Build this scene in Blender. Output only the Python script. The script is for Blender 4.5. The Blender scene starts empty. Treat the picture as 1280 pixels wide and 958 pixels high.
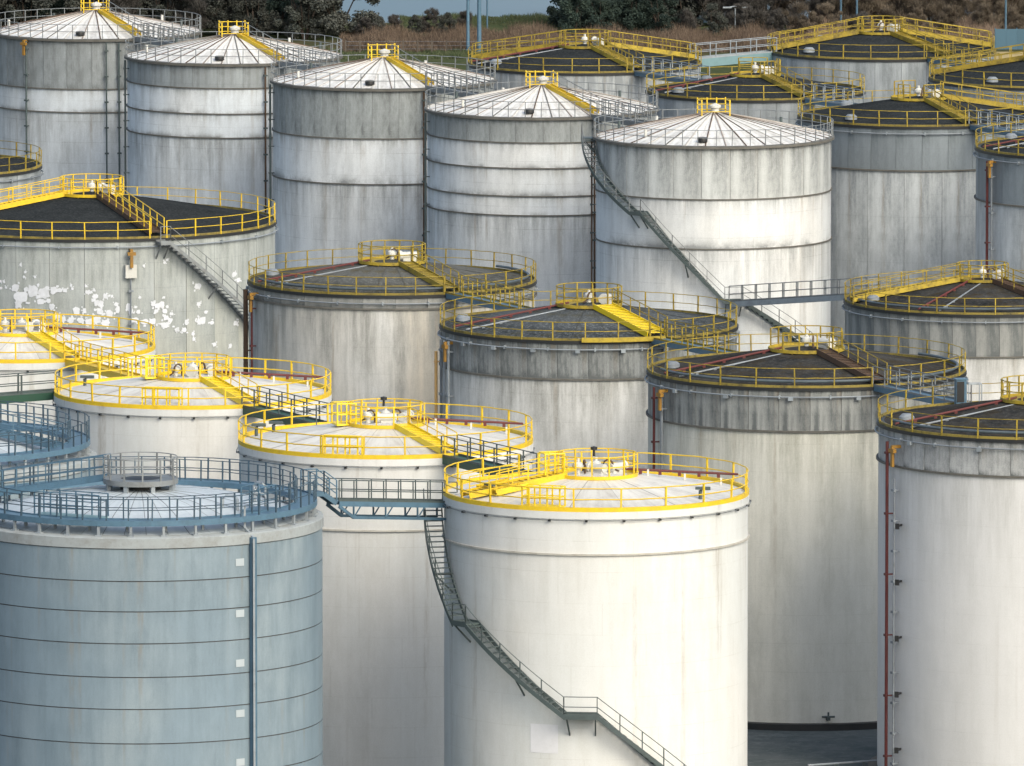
import bpy, math, random
from mathutils import Vector, Matrix
random.seed(7)
S = bpy.context.scene
C = S.collection
PI = math.pi
R_ = math.radians

# ------------------------------------------------------------------ camera
F = 14000.0                 # focal length in photo pixels (1280 wide)
HC = 87.5                   # camera height
PITCH = 6.54
cam_d = bpy.data.cameras.new('camera'); cam = bpy.data.objects.new('camera', cam_d); C.objects.link(cam)
cam_d.sensor_width = 36; cam_d.lens = F/1280*36; cam_d.clip_start = 10; cam_d.clip_end = 6000
cam.location = (0, 0, HC); cam.rotation_euler = (R_(90-PITCH), 0, 0)
S.camera = cam
S.render.resolution_x = 1024; S.render.resolution_y = 766

# ------------------------------------------------------------------ world, sun, exposure
SUN_EL, SUN_AZ = 36, -56    # azimuth: 0 = +x (right), -90 = towards the camera
w = bpy.data.worlds.new('World'); S.world = w; w.use_nodes = True
nt = w.node_tree; bg = nt.nodes['Background']
sky = nt.nodes.new('ShaderNodeTexSky'); sky.sky_type = 'NISHITA'; sky.sun_disc = False
sky.sun_elevation = R_(SUN_EL); sky.sun_rotation = R_(90-SUN_AZ)
sky.air_density = 1.0; sky.dust_density = 4.0; sky.ozone_density = 1.0
ov = nt.nodes.new('ShaderNodeHueSaturation'); ov.inputs['Saturation'].default_value = .82   # thin overcast
tn_ = nt.nodes.new('ShaderNodeMix'); tn_.data_type = 'RGBA'; tn_.blend_type = 'MULTIPLY'; tn_.inputs[0].default_value = 1; tn_.inputs[7].default_value = (.975, 1.0, .99, 1)
nt.links.new(sky.outputs[0], ov.inputs['Color']); nt.links.new(ov.outputs[0], tn_.inputs[6]); nt.links.new(tn_.outputs[2], bg.inputs[0]); bg.inputs[1].default_value = 0.15
sd = bpy.data.lights.new('sun', 'SUN'); sd.energy = 0.85; sd.angle = R_(28); sd.color = (1, .94, .78)
so = bpy.data.objects.new('sun', sd); C.objects.link(so)
sv = Vector((math.cos(R_(SUN_AZ))*math.cos(R_(SUN_EL)), math.sin(R_(SUN_AZ))*math.cos(R_(SUN_EL)), math.sin(R_(SUN_EL))))
so.rotation_euler = sv.to_track_quat('Z', 'Y').to_euler(); so.location = (200, 400, 300)
S.view_settings.view_transform = 'Standard'; S.view_settings.look = 'None'
S.view_settings.exposure = 0.76; S.view_settings.gamma = 1.0

# ------------------------------------------------------------------ pixel -> world
cp, sp = math.cos(R_(PITCH)), math.sin(R_(PITCH))
def ray(px, py):
    u = (px-640)/F; v = (479-py)/F
    return Vector((u, cp+v*sp, -sp+v*cp))
def at_z(px, py, z):
    d = ray(px, py); return Vector((0, 0, HC)) + d*((z-HC)/d.z)
def at_y(px, py, Y):
    d = ray(px, py); return Vector((0, 0, HC)) + d*(Y/d.y)
def proj(p):
    q = Vector(p)-Vector((0, 0, HC)); dep = q.y*cp - q.z*sp; up = q.y*sp + q.z*cp
    return 640+F*q.x/dep, 479-F*up/dep

# ------------------------------------------------------------------ materials
def new_mat(name):
    m = bpy.data.materials.new(name); m.use_nodes = True
    return m, m.node_tree, m.node_tree.nodes['Principled BSDF']
def N(nt, t, **kw):
    n = nt.nodes.new(t)
    for k, v in kw.items(): setattr(n, k, v)
    return n
def math_n(nt, op, a, b=None, clamp=False):
    n = nt.nodes.new('ShaderNodeMath'); n.operation = op; n.use_clamp = clamp
    for i, x in enumerate((a, b)):
        if x is None: continue
        if isinstance(x, (int, float)): n.inputs[i].default_value = x
        else: nt.links.new(x, n.inputs[i])
    return n.outputs[0]
def mapr(nt, v, a, b, c=0.0, d=1.0):
    n = nt.nodes.new('ShaderNodeMapRange'); nt.links.new(v, n.inputs[0])
    for i, x in enumerate((a, b, c, d)): n.inputs[i+1].default_value = x
    return n.outputs[0]
def noise(nt, vec, sc, off=(0, 0, 0), scale=1.0, detail=5, rough=.6):
    mp = nt.nodes.new('ShaderNodeMapping'); nt.links.new(vec, mp.inputs[0])
    mp.inputs['Scale'].default_value = sc; mp.inputs['Location'].default_value = off
    n = nt.nodes.new('ShaderNodeTexNoise'); nt.links.new(mp.outputs[0], n.inputs[0])
    n.inputs['Scale'].default_value = scale; n.inputs['Detail'].default_value = detail; n.inputs['Roughness'].default_value = rough
    return n.outputs[0]
def mixc(nt, f, a, b, mode='MIX'):
    n = nt.nodes.new('ShaderNodeMix'); n.data_type = 'RGBA'; n.blend_type = mode
    if isinstance(f, (int, float)): n.inputs[0].default_value = f
    else: nt.links.new(f, n.inputs[0])
    for i, x in ((6, a), (7, b)):
        if isinstance(x, tuple): n.inputs[i].default_value = (*x, 1)
        else: nt.links.new(x, n.inputs[i])
    return n.outputs[2]
def bump(nt, bs, h, strength=.3, dist=.02):
    b = nt.nodes.new('ShaderNodeBump'); b.inputs['Strength'].default_value = strength; b.inputs['Distance'].default_value = dist
    nt.links.new(h, b.inputs['Height']); nt.links.new(b.outputs[0], bs.inputs['Normal'])

def shell_mat(name, base, dirt, amt=.5, top=.4, bot=.3, seed=0, tone=.12, fine=.35, seam=.10, rough=.55, tint=None, seam_h=1.55, runs=.4, run_col=(.22, .17, .11)):
    """painted steel plate with rain streaks; amt = overall grime, top/bot = grime at the head/foot of a course"""
    m, nt, bs = new_mat(name)
    tc = N(nt, 'ShaderNodeTexCoord'); o = tc.outputs['Object']; oi = N(nt, 'ShaderNodeObjectInfo')
    off = (seed*7.3, seed*3.1, seed*1.7)
    a = noise(nt, o, (.55, .55, .035), off, 1.6, 3, .55)
    b = noise(nt, o, (1.5, 1.5, .13), off, 1.2, 6, .72)
    c = noise(nt, o, (.35, .35, .35), off, 1.0, 6, .7)
    g = noise(nt, o, (16, 16, 14), off, 1.0, 4, .85)
    sg = N(nt, 'ShaderNodeSeparateXYZ'); nt.links.new(tc.outputs['Generated'], sg.inputs[0])
    sz = N(nt, 'ShaderNodeSeparateXYZ'); nt.links.new(o, sz.inputs[0])
    aa = mapr(nt, a, .36, .66); bb = mapr(nt, b, .42, .70); cc = mapr(nt, c, .32, .70)
    pz = noise(nt, o, (.9, .9, .30), (off[1], off[0], off[2]), 1.3, 7, .72); pp_ = mapr(nt, pz, .40, .68)
    f = math_n(nt, 'MULTIPLY', math_n(nt, 'MULTIPLY', aa, mapr(nt, pz, .3, .6)), amt*.9)
    f = math_n(nt, 'ADD', f, math_n(nt, 'MULTIPLY', bb, fine*amt))
    f = math_n(nt, 'ADD', f, math_n(nt, 'MULTIPLY', cc, amt*.35)); f = math_n(nt, 'ADD', f, math_n(nt, 'MULTIPLY', pp_, amt*.5))
    tg = math_n(nt, 'POWER', mapr(nt, sg.outputs[2], .45, 1.0), 2.0)
    f = math_n(nt, 'ADD', f, math_n(nt, 'MULTIPLY', math_n(nt, 'MULTIPLY', tg, mapr(nt, b, .3, .6)), top))
    bg_ = math_n(nt, 'POWER', mapr(nt, sg.outputs[2], .30, 0.0), 2.2)
    f = math_n(nt, 'ADD', f, math_n(nt, 'MULTIPLY', math_n(nt, 'MULTIPLY', bg_, mapr(nt, c, .42, .58)), bot))
    f = math_n(nt, 'ADD', f, math_n(nt, 'MULTIPLY', math_n(nt, 'SUBTRACT', g, .5), .8), True)
    # thin horizontal weld lines
    fr = math_n(nt, 'FRACT', math_n(nt, 'DIVIDE', sz.outputs[2], seam_h))
    ln = math_n(nt, 'LESS_THAN', fr, .028)
    f2 = math_n(nt, 'ADD', f, math_n(nt, 'MULTIPLY', math_n(nt, 'MULTIPLY', ln, mapr(nt, c, .35, .6)), seam), True)
    u = math_n(nt, 'ADD', math_n(nt, 'MULTIPLY', math_n(nt, 'ARCTAN2', sx_ := sz.outputs[0], math_n(nt, 'MULTIPLY', sz.outputs[1], -1)), 1.27),
               math_n(nt, 'MULTIPLY', math_n(nt, 'FLOOR', math_n(nt, 'DIVIDE', sz.outputs[2], seam_h)), .37))
    vl = math_n(nt, 'LESS_THAN', math_n(nt, 'FRACT', math_n(nt, 'ADD', u, 10)), .008)
    f2 = math_n(nt, 'ADD', f2, math_n(nt, 'MULTIPLY', vl, seam*.8), True)
    bcol = base
    if tint:
        bcol = mixc(nt, mapr(nt, noise(nt, o, (.16, .16, .10), off, 1.0, 2, .5), .38, .62), base, tint)
    col = mixc(nt, f2, bcol, dirt)
    rn = noise(nt, o, (1.0, 1.0, .02), (off[2], off[0], off[1]), 1.5, 2, .5); rb = noise(nt, o, (3, 3, .5), off, 1.5, 4, .7)
    rf = math_n(nt, 'MULTIPLY', math_n(nt, 'MULTIPLY', mapr(nt, rn, .60, .68), mapr(nt, rb, .35, .6)), mapr(nt, sg.outputs[2], .0, .9, .05, 1.0))
    col = mixc(nt, math_n(nt, 'MULTIPLY', rf, runs), col, run_col)
    tn = mapr(nt, oi.outputs['Random'], 0, 1, 1-tone, 1+tone*.4)
    hs = N(nt, 'ShaderNodeHueSaturation'); nt.links.new(tn, hs.inputs['Value']); nt.links.new(col, hs.inputs['Color'])
    nt.links.new(hs.outputs[0], bs.inputs['Base Color'])
    bs.inputs['Roughness'].default_value = rough; bs.inputs['Specular IOR Level'].default_value = .35
    wob = noise(nt, o, (.5, .5, .7), off, 1.0, 2, .5)
    h = math_n(nt, 'ADD', math_n(nt, 'MULTIPLY', wob, 1.6), math_n(nt, 'MULTIPLY', g, .08))
    bump(nt, bs, h, .35, .06)
    return m

def paint(name, col, rough=.5, var=.25, dirt=(.10, .08, .05), dirt_amt=.3, scale=1.5, metal=0, spec=.4):
    m, nt, bs = new_mat(name)
    o = N(nt, 'ShaderNodeTexCoord').outputs['Object']
    a = noise(nt, o, (1, 1, 1), (3, 5, 1), scale, 5, .65)
    b = noise(nt, o, (1, 1, 1), (8, 1, 4), scale*5, 3, .7)
    k = math_n(nt, 'MULTIPLY', mapr(nt, a, .45, .75), dirt_amt)
    k = math_n(nt, 'ADD', k, math_n(nt, 'MULTIPLY', mapr(nt, b, .5, .8), dirt_amt*.6), True)
    c = mixc(nt, k, col, dirt)
    oi = N(nt, 'ShaderNodeObjectInfo')
    hs = N(nt, 'ShaderNodeHueSaturation'); nt.links.new(mapr(nt, oi.outputs['Random'], 0, 1, 1-var, 1), hs.inputs['Value'])
    nt.links.new(c, hs.inputs['Color']); nt.links.new(hs.outputs[0], bs.inputs['Base Color'])
    bs.inputs['Roughness'].default_value = rough; bs.inputs['Metallic'].default_value = metal
    bs.inputs['Specular IOR Level'].default_value = spec
    return m

def gravel(name, c0, c1, fleck, moss=None, sc=5.0, amt=.2, rough=.9):
    m, nt, bs = new_mat(name)
    o = N(nt, 'ShaderNodeTexCoord').outputs['Object']
    a = noise(nt, o, (1, 1, 1), (2, 1, 0), .45, 6, .7)
    b = noise(nt, o, (1, 1, 1), (5, 7, 2), sc, 4, .8)
    d = noise(nt, o, (1, 1, 1), (9, 2, 6), sc*2.6, 2, .8)
    c = mixc(nt, mapr(nt, a, .35, .65), c0, c1)
    c = mixc(nt, math_n(nt, 'MULTIPLY', mapr(nt, b, .50, .74), amt*2.0, True), c, fleck)
    c = mixc(nt, math_n(nt, 'MULTIPLY', mapr(nt, d, .62, .72), amt*1.5, True), c, fleck)
    if moss:
        e = noise(nt, o, (1, 1, 1), (1, 9, 3), .8, 6, .75)
        c = mixc(nt, math_n(nt, 'MULTIPLY', mapr(nt, e, .48, .66), .75), c, moss)
    nt.links.new(c, bs.inputs['Base Color']); bs.inputs['Roughness'].default_value = rough
    bs.inputs['Specular IOR Level'].default_value = .0
    bump(nt, bs, b, 1.0, .05)
    return m

def roof_paint(name, base, stain, amt=.4, rough=.5):
    m, nt, bs = new_mat(name)
    o = N(nt, 'ShaderNodeTexCoord').outputs['Object']
    sx = N(nt, 'ShaderNodeSeparateXYZ'); nt.links.new(o, sx.inputs[0])
    ang = math_n(nt, 'ARCTAN2', sx.outputs[0], math_n(nt, 'MULTIPLY', sx.outputs[1], -1))
    rad = math_n(nt, 'SQRT', math_n(nt, 'ADD', math_n(nt, 'POWER', sx.outputs[0], 2), math_n(nt, 'POWER', sx.outputs[1], 2)))
    cb = N(nt, 'ShaderNodeCombineXYZ'); nt.links.new(math_n(nt, 'MULTIPLY', ang, 14), cb.inputs[0]); nt.links.new(math_n(nt, 'MULTIPLY', rad, .35), cb.inputs[1])
    s = noise(nt, cb.outputs[0], (1, 1, 1), (0, 0, 0), 1.0, 5, .65)
    a = noise(nt, o, (1, 1, 1), (4, 4, 4), .7, 6, .7)
    b = noise(nt, o, (1, 1, 1), (4, 4, 4), 5, 4, .7)
    f = math_n(nt, 'MULTIPLY', mapr(nt, s, .42, .72), amt)
    f = math_n(nt, 'ADD', f, math_n(nt, 'MULTIPLY', mapr(nt, a, .45, .7), amt*.8))
    f = math_n(nt, 'ADD', f, math_n(nt, 'MULTIPLY', mapr(nt, b, .5, .8), amt*.5), True)
    c = mixc(nt, f, base, stain)
    oi = N(nt, 'ShaderNodeObjectInfo')
    hs = N(nt, 'ShaderNodeHueSaturation'); nt.links.new(mapr(nt, oi.outputs['Random'], 0, 1, .88, 1.02), hs.inputs['Value'])
    nt.links.new(c, hs.inputs['Color']); nt.links.new(hs.outputs[0], bs.inputs['Base Color'])
    bs.inputs['Roughness'].default_value = rough
    bump(nt, bs, a, .2, .05)
    return m

M = {}
M['yellow'] = paint('yellow_paint', (.74, .51, .02), .45, .14, (.36, .20, .05), .45, 2.2)
M['yellow_old'] = paint('weathered_yellow_paint', (.44, .32, .03), .6, .4, (.07, .06, .03), .85)
M['toe_old'] = paint('grimy_toe_board', (.26, .20, .04), .7, .2, (.05, .045, .025), .95)
M['yellow_bright'] = paint('fresh_yellow_paint', (.82, .60, .015), .4, .05, (.5, .35, .06), .15)
M['green'] = paint('green_bridge_paint', (.018, .075, .045), .5, .15, (.02, .03, .02), .3)
M['dark_steel'] = paint('dark_grey_green_steel', (.075, .10, .10), .5, .25, (.03, .03, .03), .4)
M['steel_blue'] = paint('steel_blue_paint', (.085, .165, .235), .45, .25, (.04, .06, .08), .4)
M['galv'] = paint('galvanised_steel', (.33, .37, .40), .45, .25, (.12, .12, .12), .4, metal=.3)
M['rail_grey'] = paint('grey_handrail_steel', (.22, .24, .25), .5, .3, (.10, .08, .06), .5)
M['teal'] = paint('teal_paint', (.16, .27, .29), .5, .1, (.1, .15, .15), .3)
M['red'] = paint('red_brown_pipe', (.115, .025, .024), .7, .15, (.10, .05, .04), .5)
M['rust'] = paint('rusty_steel', (.10, .062, .038), .85, .25, (.06, .035, .025), .6)
M['orange'] = paint('orange_yellow_bracket', (.32, .17, .025), .5, .1, (.15, .08, .03), .5)
M['pale_orange'] = paint('pale_orange_pipe', (.70, .42, .16), .5, .1, (.4, .25, .12), .3)
M['white'] = paint('white_enamel', (.60, .60, .56), .5, .1, (.35, .30, .25), .35)
M['black'] = paint('black_fitting', (.018, .02, .022), .5, .2, (.05, .04, .03), .3)
M['grime'] = paint('grimy_ring_steel', (.13, .125, .11), .7, .2, (.05, .045, .035), .6)
M['ring_light'] = paint('off_white_ring', (.50, .48, .43), .6, .2, (.22, .19, .14), .5)
M['pipe_grey'] = paint('grey_pipe', (.24, .27, .30), .5, .3, (.10, .10, .10), .5)
M['pipe_dark'] = paint('dark_slate_pipe', (.10, .13, .15), .55, .2, (.05, .05, .05), .4)
M['rail_blue'] = paint('dark_blue_rail', (.06, .105, .145), .5, .35, (.03, .04, .05), .5)
M['joint'] = paint('joint_backing_steel', (.10, .10, .10), .8, 0, (.03, .03, .03), .3)
M['roof_black'] = gravel('black_gravel_roof', (.020, .023, .025), (.034, .038, .040), (.11, .12, .12), None, 6, .22)
M['roof_brown'] = gravel('mossy_brown_roof', (.050, .053, .050), (.11, .112, .105), (.30, .30, .28), (.075, .06, .025), 4, .25)
M['roof_grey'] = gravel('slate_grey_roof', (.030, .036, .040), (.080, .088, .092), (.33, .36, .38), (.06, .055, .03), 4, .25)
M['roof_charcoal'] = gravel('charcoal_roof', (.018, .020, .022), (.062, .060, .056), (.17, .17, .16), (.050, .038, .02), 4, .18)
M['roof_white'] = roof_paint('white_roof_plates', (.80, .79, .75), (.30, .27, .23), .62)
M['roof_cream'] = roof_paint('cream_roof_plates', (.70, .68, .62), (.38, .34, .29), .5)
M['roof_pale_blue'] = roof_paint('pale_blue_grey_roof', (.50, .55, .58), (.30, .36, .40), .45)
M['seam'] = paint('roof_seam_rust', (.34, .29, .25), .8, .3, (.06, .045, .035), .5)
M['seam_pale'] = paint('pale_roof_seam', (.58, .56, .52), .7, .3, (.20, .16, .12), .6)
M['curb'] = paint('concrete_curb', (.30, .33, .34), .85, .1, (.16, .15, .13), .5, 1.0)
M['pale_patch'] = paint('pale_patch', (.68, .68, .70), .5, .05, (.55, .55, .55), .4)
M['tag'] = paint('faded_tag', (.38, .43, .46), .5, .05, (.4, .45, .48), .3)
M['fresh_patch'] = paint('white_primer_patch', (.66, .68, .72), .6, .1, (.45, .47, .49), .5)

# ------------------------------------------------------------------ mesh helpers
class MB:
    def __init__(s): s.v = []; s.f = []; s.sm = []
    def add(s, vs, fs, smooth=False):
        b = len(s.v); s.v += [tuple(v) for v in vs]; s.f += [tuple(i+b for i in f) for f in fs]; s.sm += [smooth]*len(fs); return s
    def box(s, c, d, rz=0.0):
        cx, cy, cz = c; x, y, z = d[0]/2, d[1]/2, d[2]/2; ca, sa = math.cos(rz), math.sin(rz)
        vs = [(cx+i*x*ca-j*y*sa, cy+i*x*sa+j*y*ca, cz+k*z) for i in (-1, 1) for j in (-1, 1) for k in (-1, 1)]
        return s.add(vs, [(0, 1, 3, 2), (4, 6, 7, 5), (0, 4, 5, 1), (2, 3, 7, 6), (0, 2, 6, 4), (1, 5, 7, 3)])
    def bar(s, p, q, w=.06, h=None, up=(0, 0, 1)):
        h = h or w; p = Vector(p); q = Vector(q); d = (q-p)
        if d.length < 1e-6: return s
        d.normalize(); u = Vector(up)
        if abs(d.dot(u)) > .98: u = Vector((1, 0, 0))
        a = d.cross(u).normalized(); b = a.cross(d).normalized()
        vs = [e + a*(i*w/2) + b*(j*h/2) for e in (p, q) for i, j in ((-1, -1), (1, -1), (1, 1), (-1, 1))]
        return s.add(vs, [(0, 1, 2, 3), (7, 6, 5, 4), (0, 4, 5, 1), (1, 5, 6, 2), (2, 6, 7, 3), (3, 7, 4, 0)])
    def tube(s, pts, r, n=6, caps=True, closed=False):
        pts = [Vector(p) for p in pts]; L = len(pts); vs = []; fs = []
        for i, p in enumerate(pts):
            if closed: d = pts[(i+1) % L]-pts[i-1]
            else: d = pts[min(i+1, L-1)]-pts[max(i-1, 0)]
            d.normalize(); u = Vector((0, 0, 1))
            if abs(d.dot(u)) > .95: u = Vector((1, 0, 0))
            a = d.cross(u).normalized(); b = a.cross(d)
            for k in range(n):
                t = 2*PI*k/n; vs.append(p+a*(r*math.cos(t))+b*(r*math.sin(t)))
        for i in range(L if closed else L-1):
            j = (i+1) % L
            for k in range(n): k2 = (k+1) % n; fs.append((i*n+k, i*n+k2, j*n+k2, j*n+k))
        if caps and not closed:
            fs.append(tuple(range(n-1, -1, -1))); fs.append(tuple((L-1)*n+k for k in range(n)))
        return s.add(vs, fs, True)
    def lathe(s, prof, n=96, a0=0, a1=360, smooth=True, close=False):
        full = abs(a1-a0) >= 359.9; cnt = n if full else n+1; L = len(prof); vs = []; fs = []
        for i in range(cnt):
            t = R_(a0+(a1-a0)*i/n); c, d = math.cos(t), math.sin(t)
            vs += [(r*c, r*d, z) for r, z in prof]
        for i in range(n):
            j = (i+1) % cnt
            for k in range(L if close else L-1):
                k2 = (k+1) % L; fs.append((i*L+k, j*L+k, j*L+k2, i*L+k2))
        if not full and close:
            fs.append(tuple(range(L))); fs.append(tuple((cnt-1)*L+k for k in range(L-1, -1, -1)))
        return s.add(vs, fs, smooth)
    def mesh(s, name, mats):
        me = bpy.data.meshes.new(name); me.from_pydata(s.v, [], s.f); me.update()
        for m in (mats if isinstance(mats, (list, tuple)) else [mats]): me.materials.append(m)
        me.polygons.foreach_set('use_smooth', s.sm)
        if len(s.f) < 3000: me.set_sharp_from_angle(angle=R_(38))
        return me
    def obj(s, name, mat, parent=None, loc=(0, 0, 0), rot=(0, 0, 0)):
        return put(name, s.mesh(name, mat), parent, loc, rot)
def put(name, me, parent=None, loc=(0, 0, 0), rot=(0, 0, 0)):
    o = bpy.data.objects.new(name, me); C.objects.link(o); o.location = loc; o.rotation_euler = rot
    if parent: o.parent = parent
    return o
def thing(name, label, cat, loc=(0, 0, 0), rz=0, group=None):
    o = bpy.data.objects.new(name, None); C.objects.link(o); o.empty_display_size = .5
    o.location = loc; o.rotation_euler = (0, 0, rz); o['label'] = label; o['category'] = cat
    if group: o['group'] = group
    return o
def pol(r, a, z): return Vector((r*math.cos(R_(a)), r*math.sin(R_(a)), z))
_cache = {}
def cached(key, fn):
    if key not in _cache: _cache[key] = fn()
    return _cache[key]
def post_mesh(h, w, mat):
    return cached(('post', round(h, 2), w, mat.name), lambda: MB().box((0, 0, h/2), (w, w, h)).mesh('post', mat))

def arc_pts(r, a0, a1, z, step=3.5):
    n = max(2, int(abs(a1-a0)/step)); return [pol(r, a0+(a1-a0)*i/n, z) for i in range(n+1)]
def ring_rail(parent, r, z, mat, spacing=2.2, h=1.05, toe=.15, arcs=((0, 360),), name='railing', pw=.07, tr=.03, mids=(.52,), post_mat=None):
    """handrail round an arc: rails and toe board are one part, each post a sub-part"""
    for a0, a1 in arcs:
        full = abs(a1-a0) >= 359.9; m = MB()
        for zz in (h,)+tuple(h*k for k in mids):
            p = [v+Vector((0, 0, random.uniform(-.012, .012))) for v in arc_pts(r, a0, a1, zz)]
            if full: m.tube(p[:-1], tr, 5, closed=True)
            else: m.tube(p, tr, 5)
        if toe: m.lathe([(r-.02, .02), (r+.02, .02), (r+.02, toe), (r-.02, toe)], max(4, int(abs(a1-a0)/3.5)), a0, a1, True, True)
        o = m.obj(name, mat, parent, (0, 0, z))
        n = max(1, round(R_(abs(a1-a0))*r/spacing)); pm = post_mesh(h, pw, post_mat or mat)
        for i in range(n if full else n+1):
            a = a0+(a1-a0)*i/n+(random.uniform(-.4, .4) if full else 0)
            put('post', pm, o, pol(r, a, 0), (random.uniform(-.025, .025), random.uniform(-.025, .025), R_(a)))
def line_rail(parent, p0, p1, mat, spacing=1.3, h=1.0, toe=0, name='railing', pw=.06, tr=.028, mids=(.5,)):
    p0 = Vector(p0); p1 = Vector(p1); m = MB(); up = Vector((0, 0, 1))
    for zz in (h,)+tuple(h*k for k in mids): m.tube([up*zz, p1-p0+up*zz], tr, 5)
    if toe: m.bar(up*toe/2, p1-p0+up*toe/2, .03, toe)
    o = m.obj(name, mat, parent, p0)
    n = max(1, round((p1-p0).length/spacing)); pm = post_mesh(h, pw, mat)
    for i in range(n+1): put('post', pm, o, (p1-p0)*(i/n))
    return o

# ------------------------------------------------------------------ tank geometry
class Tank: pass
def solve(cx, rpx, yf, H):
    t = Tank(); yc = yf-rpx*.11
    for _ in range(30):
        c = at_z(cx, yc, H); dep = (c.y*cp-(H-HC)*sp); R = rpx*dep/F
        yc += (yf-proj((c.x, c.y-R, H))[1])
    t.x, t.y, t.H, t.R, t.cx, t.rpx = c.x, c.y, H, R, cx, rpx; t.pxm = F/dep
    return t
def az_px(t, px, front=True):
    c = max(-1, min(1, (px-t.cx)/t.rpx)); a = math.degrees(math.acos(c)); return -a if front else a
def z_px(t, px, py, r=None, front=True):
    a = az_px(t, px, front); r = r or t.R
    Y = t.y+r*math.sin(R_(a)); return at_y(px, py, Y).z

def cyl(parent, name, r, z0, z1, mat, n=128, lip=0.0):
    return MB().lathe([(r, z0), (r, z1)], n).obj(name, mat, parent)
def panels(parent, name, r, z0, z1, mat, width, gap=.022, jit=.008):
    """a course clad in separate sheets, joints recessed"""
    n = max(8, round(2*PI*r/width)); da = 360/n; g = math.degrees(gap/r)
    cyl(parent, 'shell_lining', r-.05, z0, z1, M['joint'], 96)
    meshes = []
    for k in range(3):
        mb = MB(); rr = r+(-jit, 0, jit)[k]
        pr = [(rr, z0+.01), (rr, z1-.01)]
        mb.lathe(pr, 4, -da/2+g/2, da/2-g/2, True)
        # returned edges give the sheet its thickness
        for a in (-da/2+g/2, da/2-g/2):
            p, q = pol(rr, a, z0+.01), pol(rr, a, z1-.01); p2, q2 = pol(rr-.04, a, z0+.01), pol(rr-.04, a, z1-.01)
            mb.add([p, q, q2, p2], [(0, 1, 2, 3)])
        meshes.append(mb.mesh(name, mat))
    a0 = random.uniform(0, da)
    for i in range(n): put(name, random.choice(meshes), parent, (0, 0, 0), (0, 0, R_(a0+i*da)))
def flange(parent, r, z, mat, out=.12, h=.10, name='stiffener_ring'):
    return MB().lathe([(r-.01, z-h/2), (r+out, z-h/2), (r+out, z+h/2), (r-.01, z+h/2)], 128, close=True, smooth=False).obj(name, mat, parent)
def roof_cone(parent, R, z, rise, mat, n=96, bulge=.0, sectors=0, rib=None, gap=.0):
    prof = []
    K = 6
    for i in range(K+1):
        k = i/K; prof.append((max(.02, R*(1-k)), z+rise*(k+bulge*math.sin(PI*k))))
    if not sectors:
        MB().lathe(prof, n).obj('roof', mat, parent); return
    MB().lathe([(a, b-.05) for a, b in prof], 64).obj('roof_underlay', M['joint'], parent)
    da = 360/sectors; me = []
    for k in range(2):
        mb = MB(); pr = [(a, b+k*.012) for a, b in prof]
        vs = []; fs = []; L = len(pr)
        for j in (0, 1, 2):
            for (a, b) in pr:
                g = math.degrees(gap/max(a, .3)) if gap else 0
                ang = (-da/2+min(g, da*.3), 0, da/2-min(g, da*.3))[j]
                v = pol(a, ang, b); vs.append(v)
        for j in (0, 1):
            for i in range(L-1): fs.append((j*L+i, (j+1)*L+i, (j+1)*L+i+1, j*L+i+1))
        mb.add(vs, fs, False); me.append(mb.mesh('roof_panel', mat))
    for i in range(sectors): put('roof_panel', me[random.random() < .4], parent, (0, 0, 0), (0, 0, R_(i*da)))
    if rib:
        mb = MB()
        for (a, b), (c, d) in zip(prof[:-1], prof[1:]): mb.bar((a, 0, b+.01), (c, 0, d+.01), rib, .07)
        rms = [mb.mesh('roof_rib', M[q]) for q in ('seam', 'grime', 'seam_pale', 'rust')]
        for i in range(sectors): put('roof_rib', random.choice(rms), parent, (0, 0, 0), (0, 0, R_((i+.5)*da)))

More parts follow.
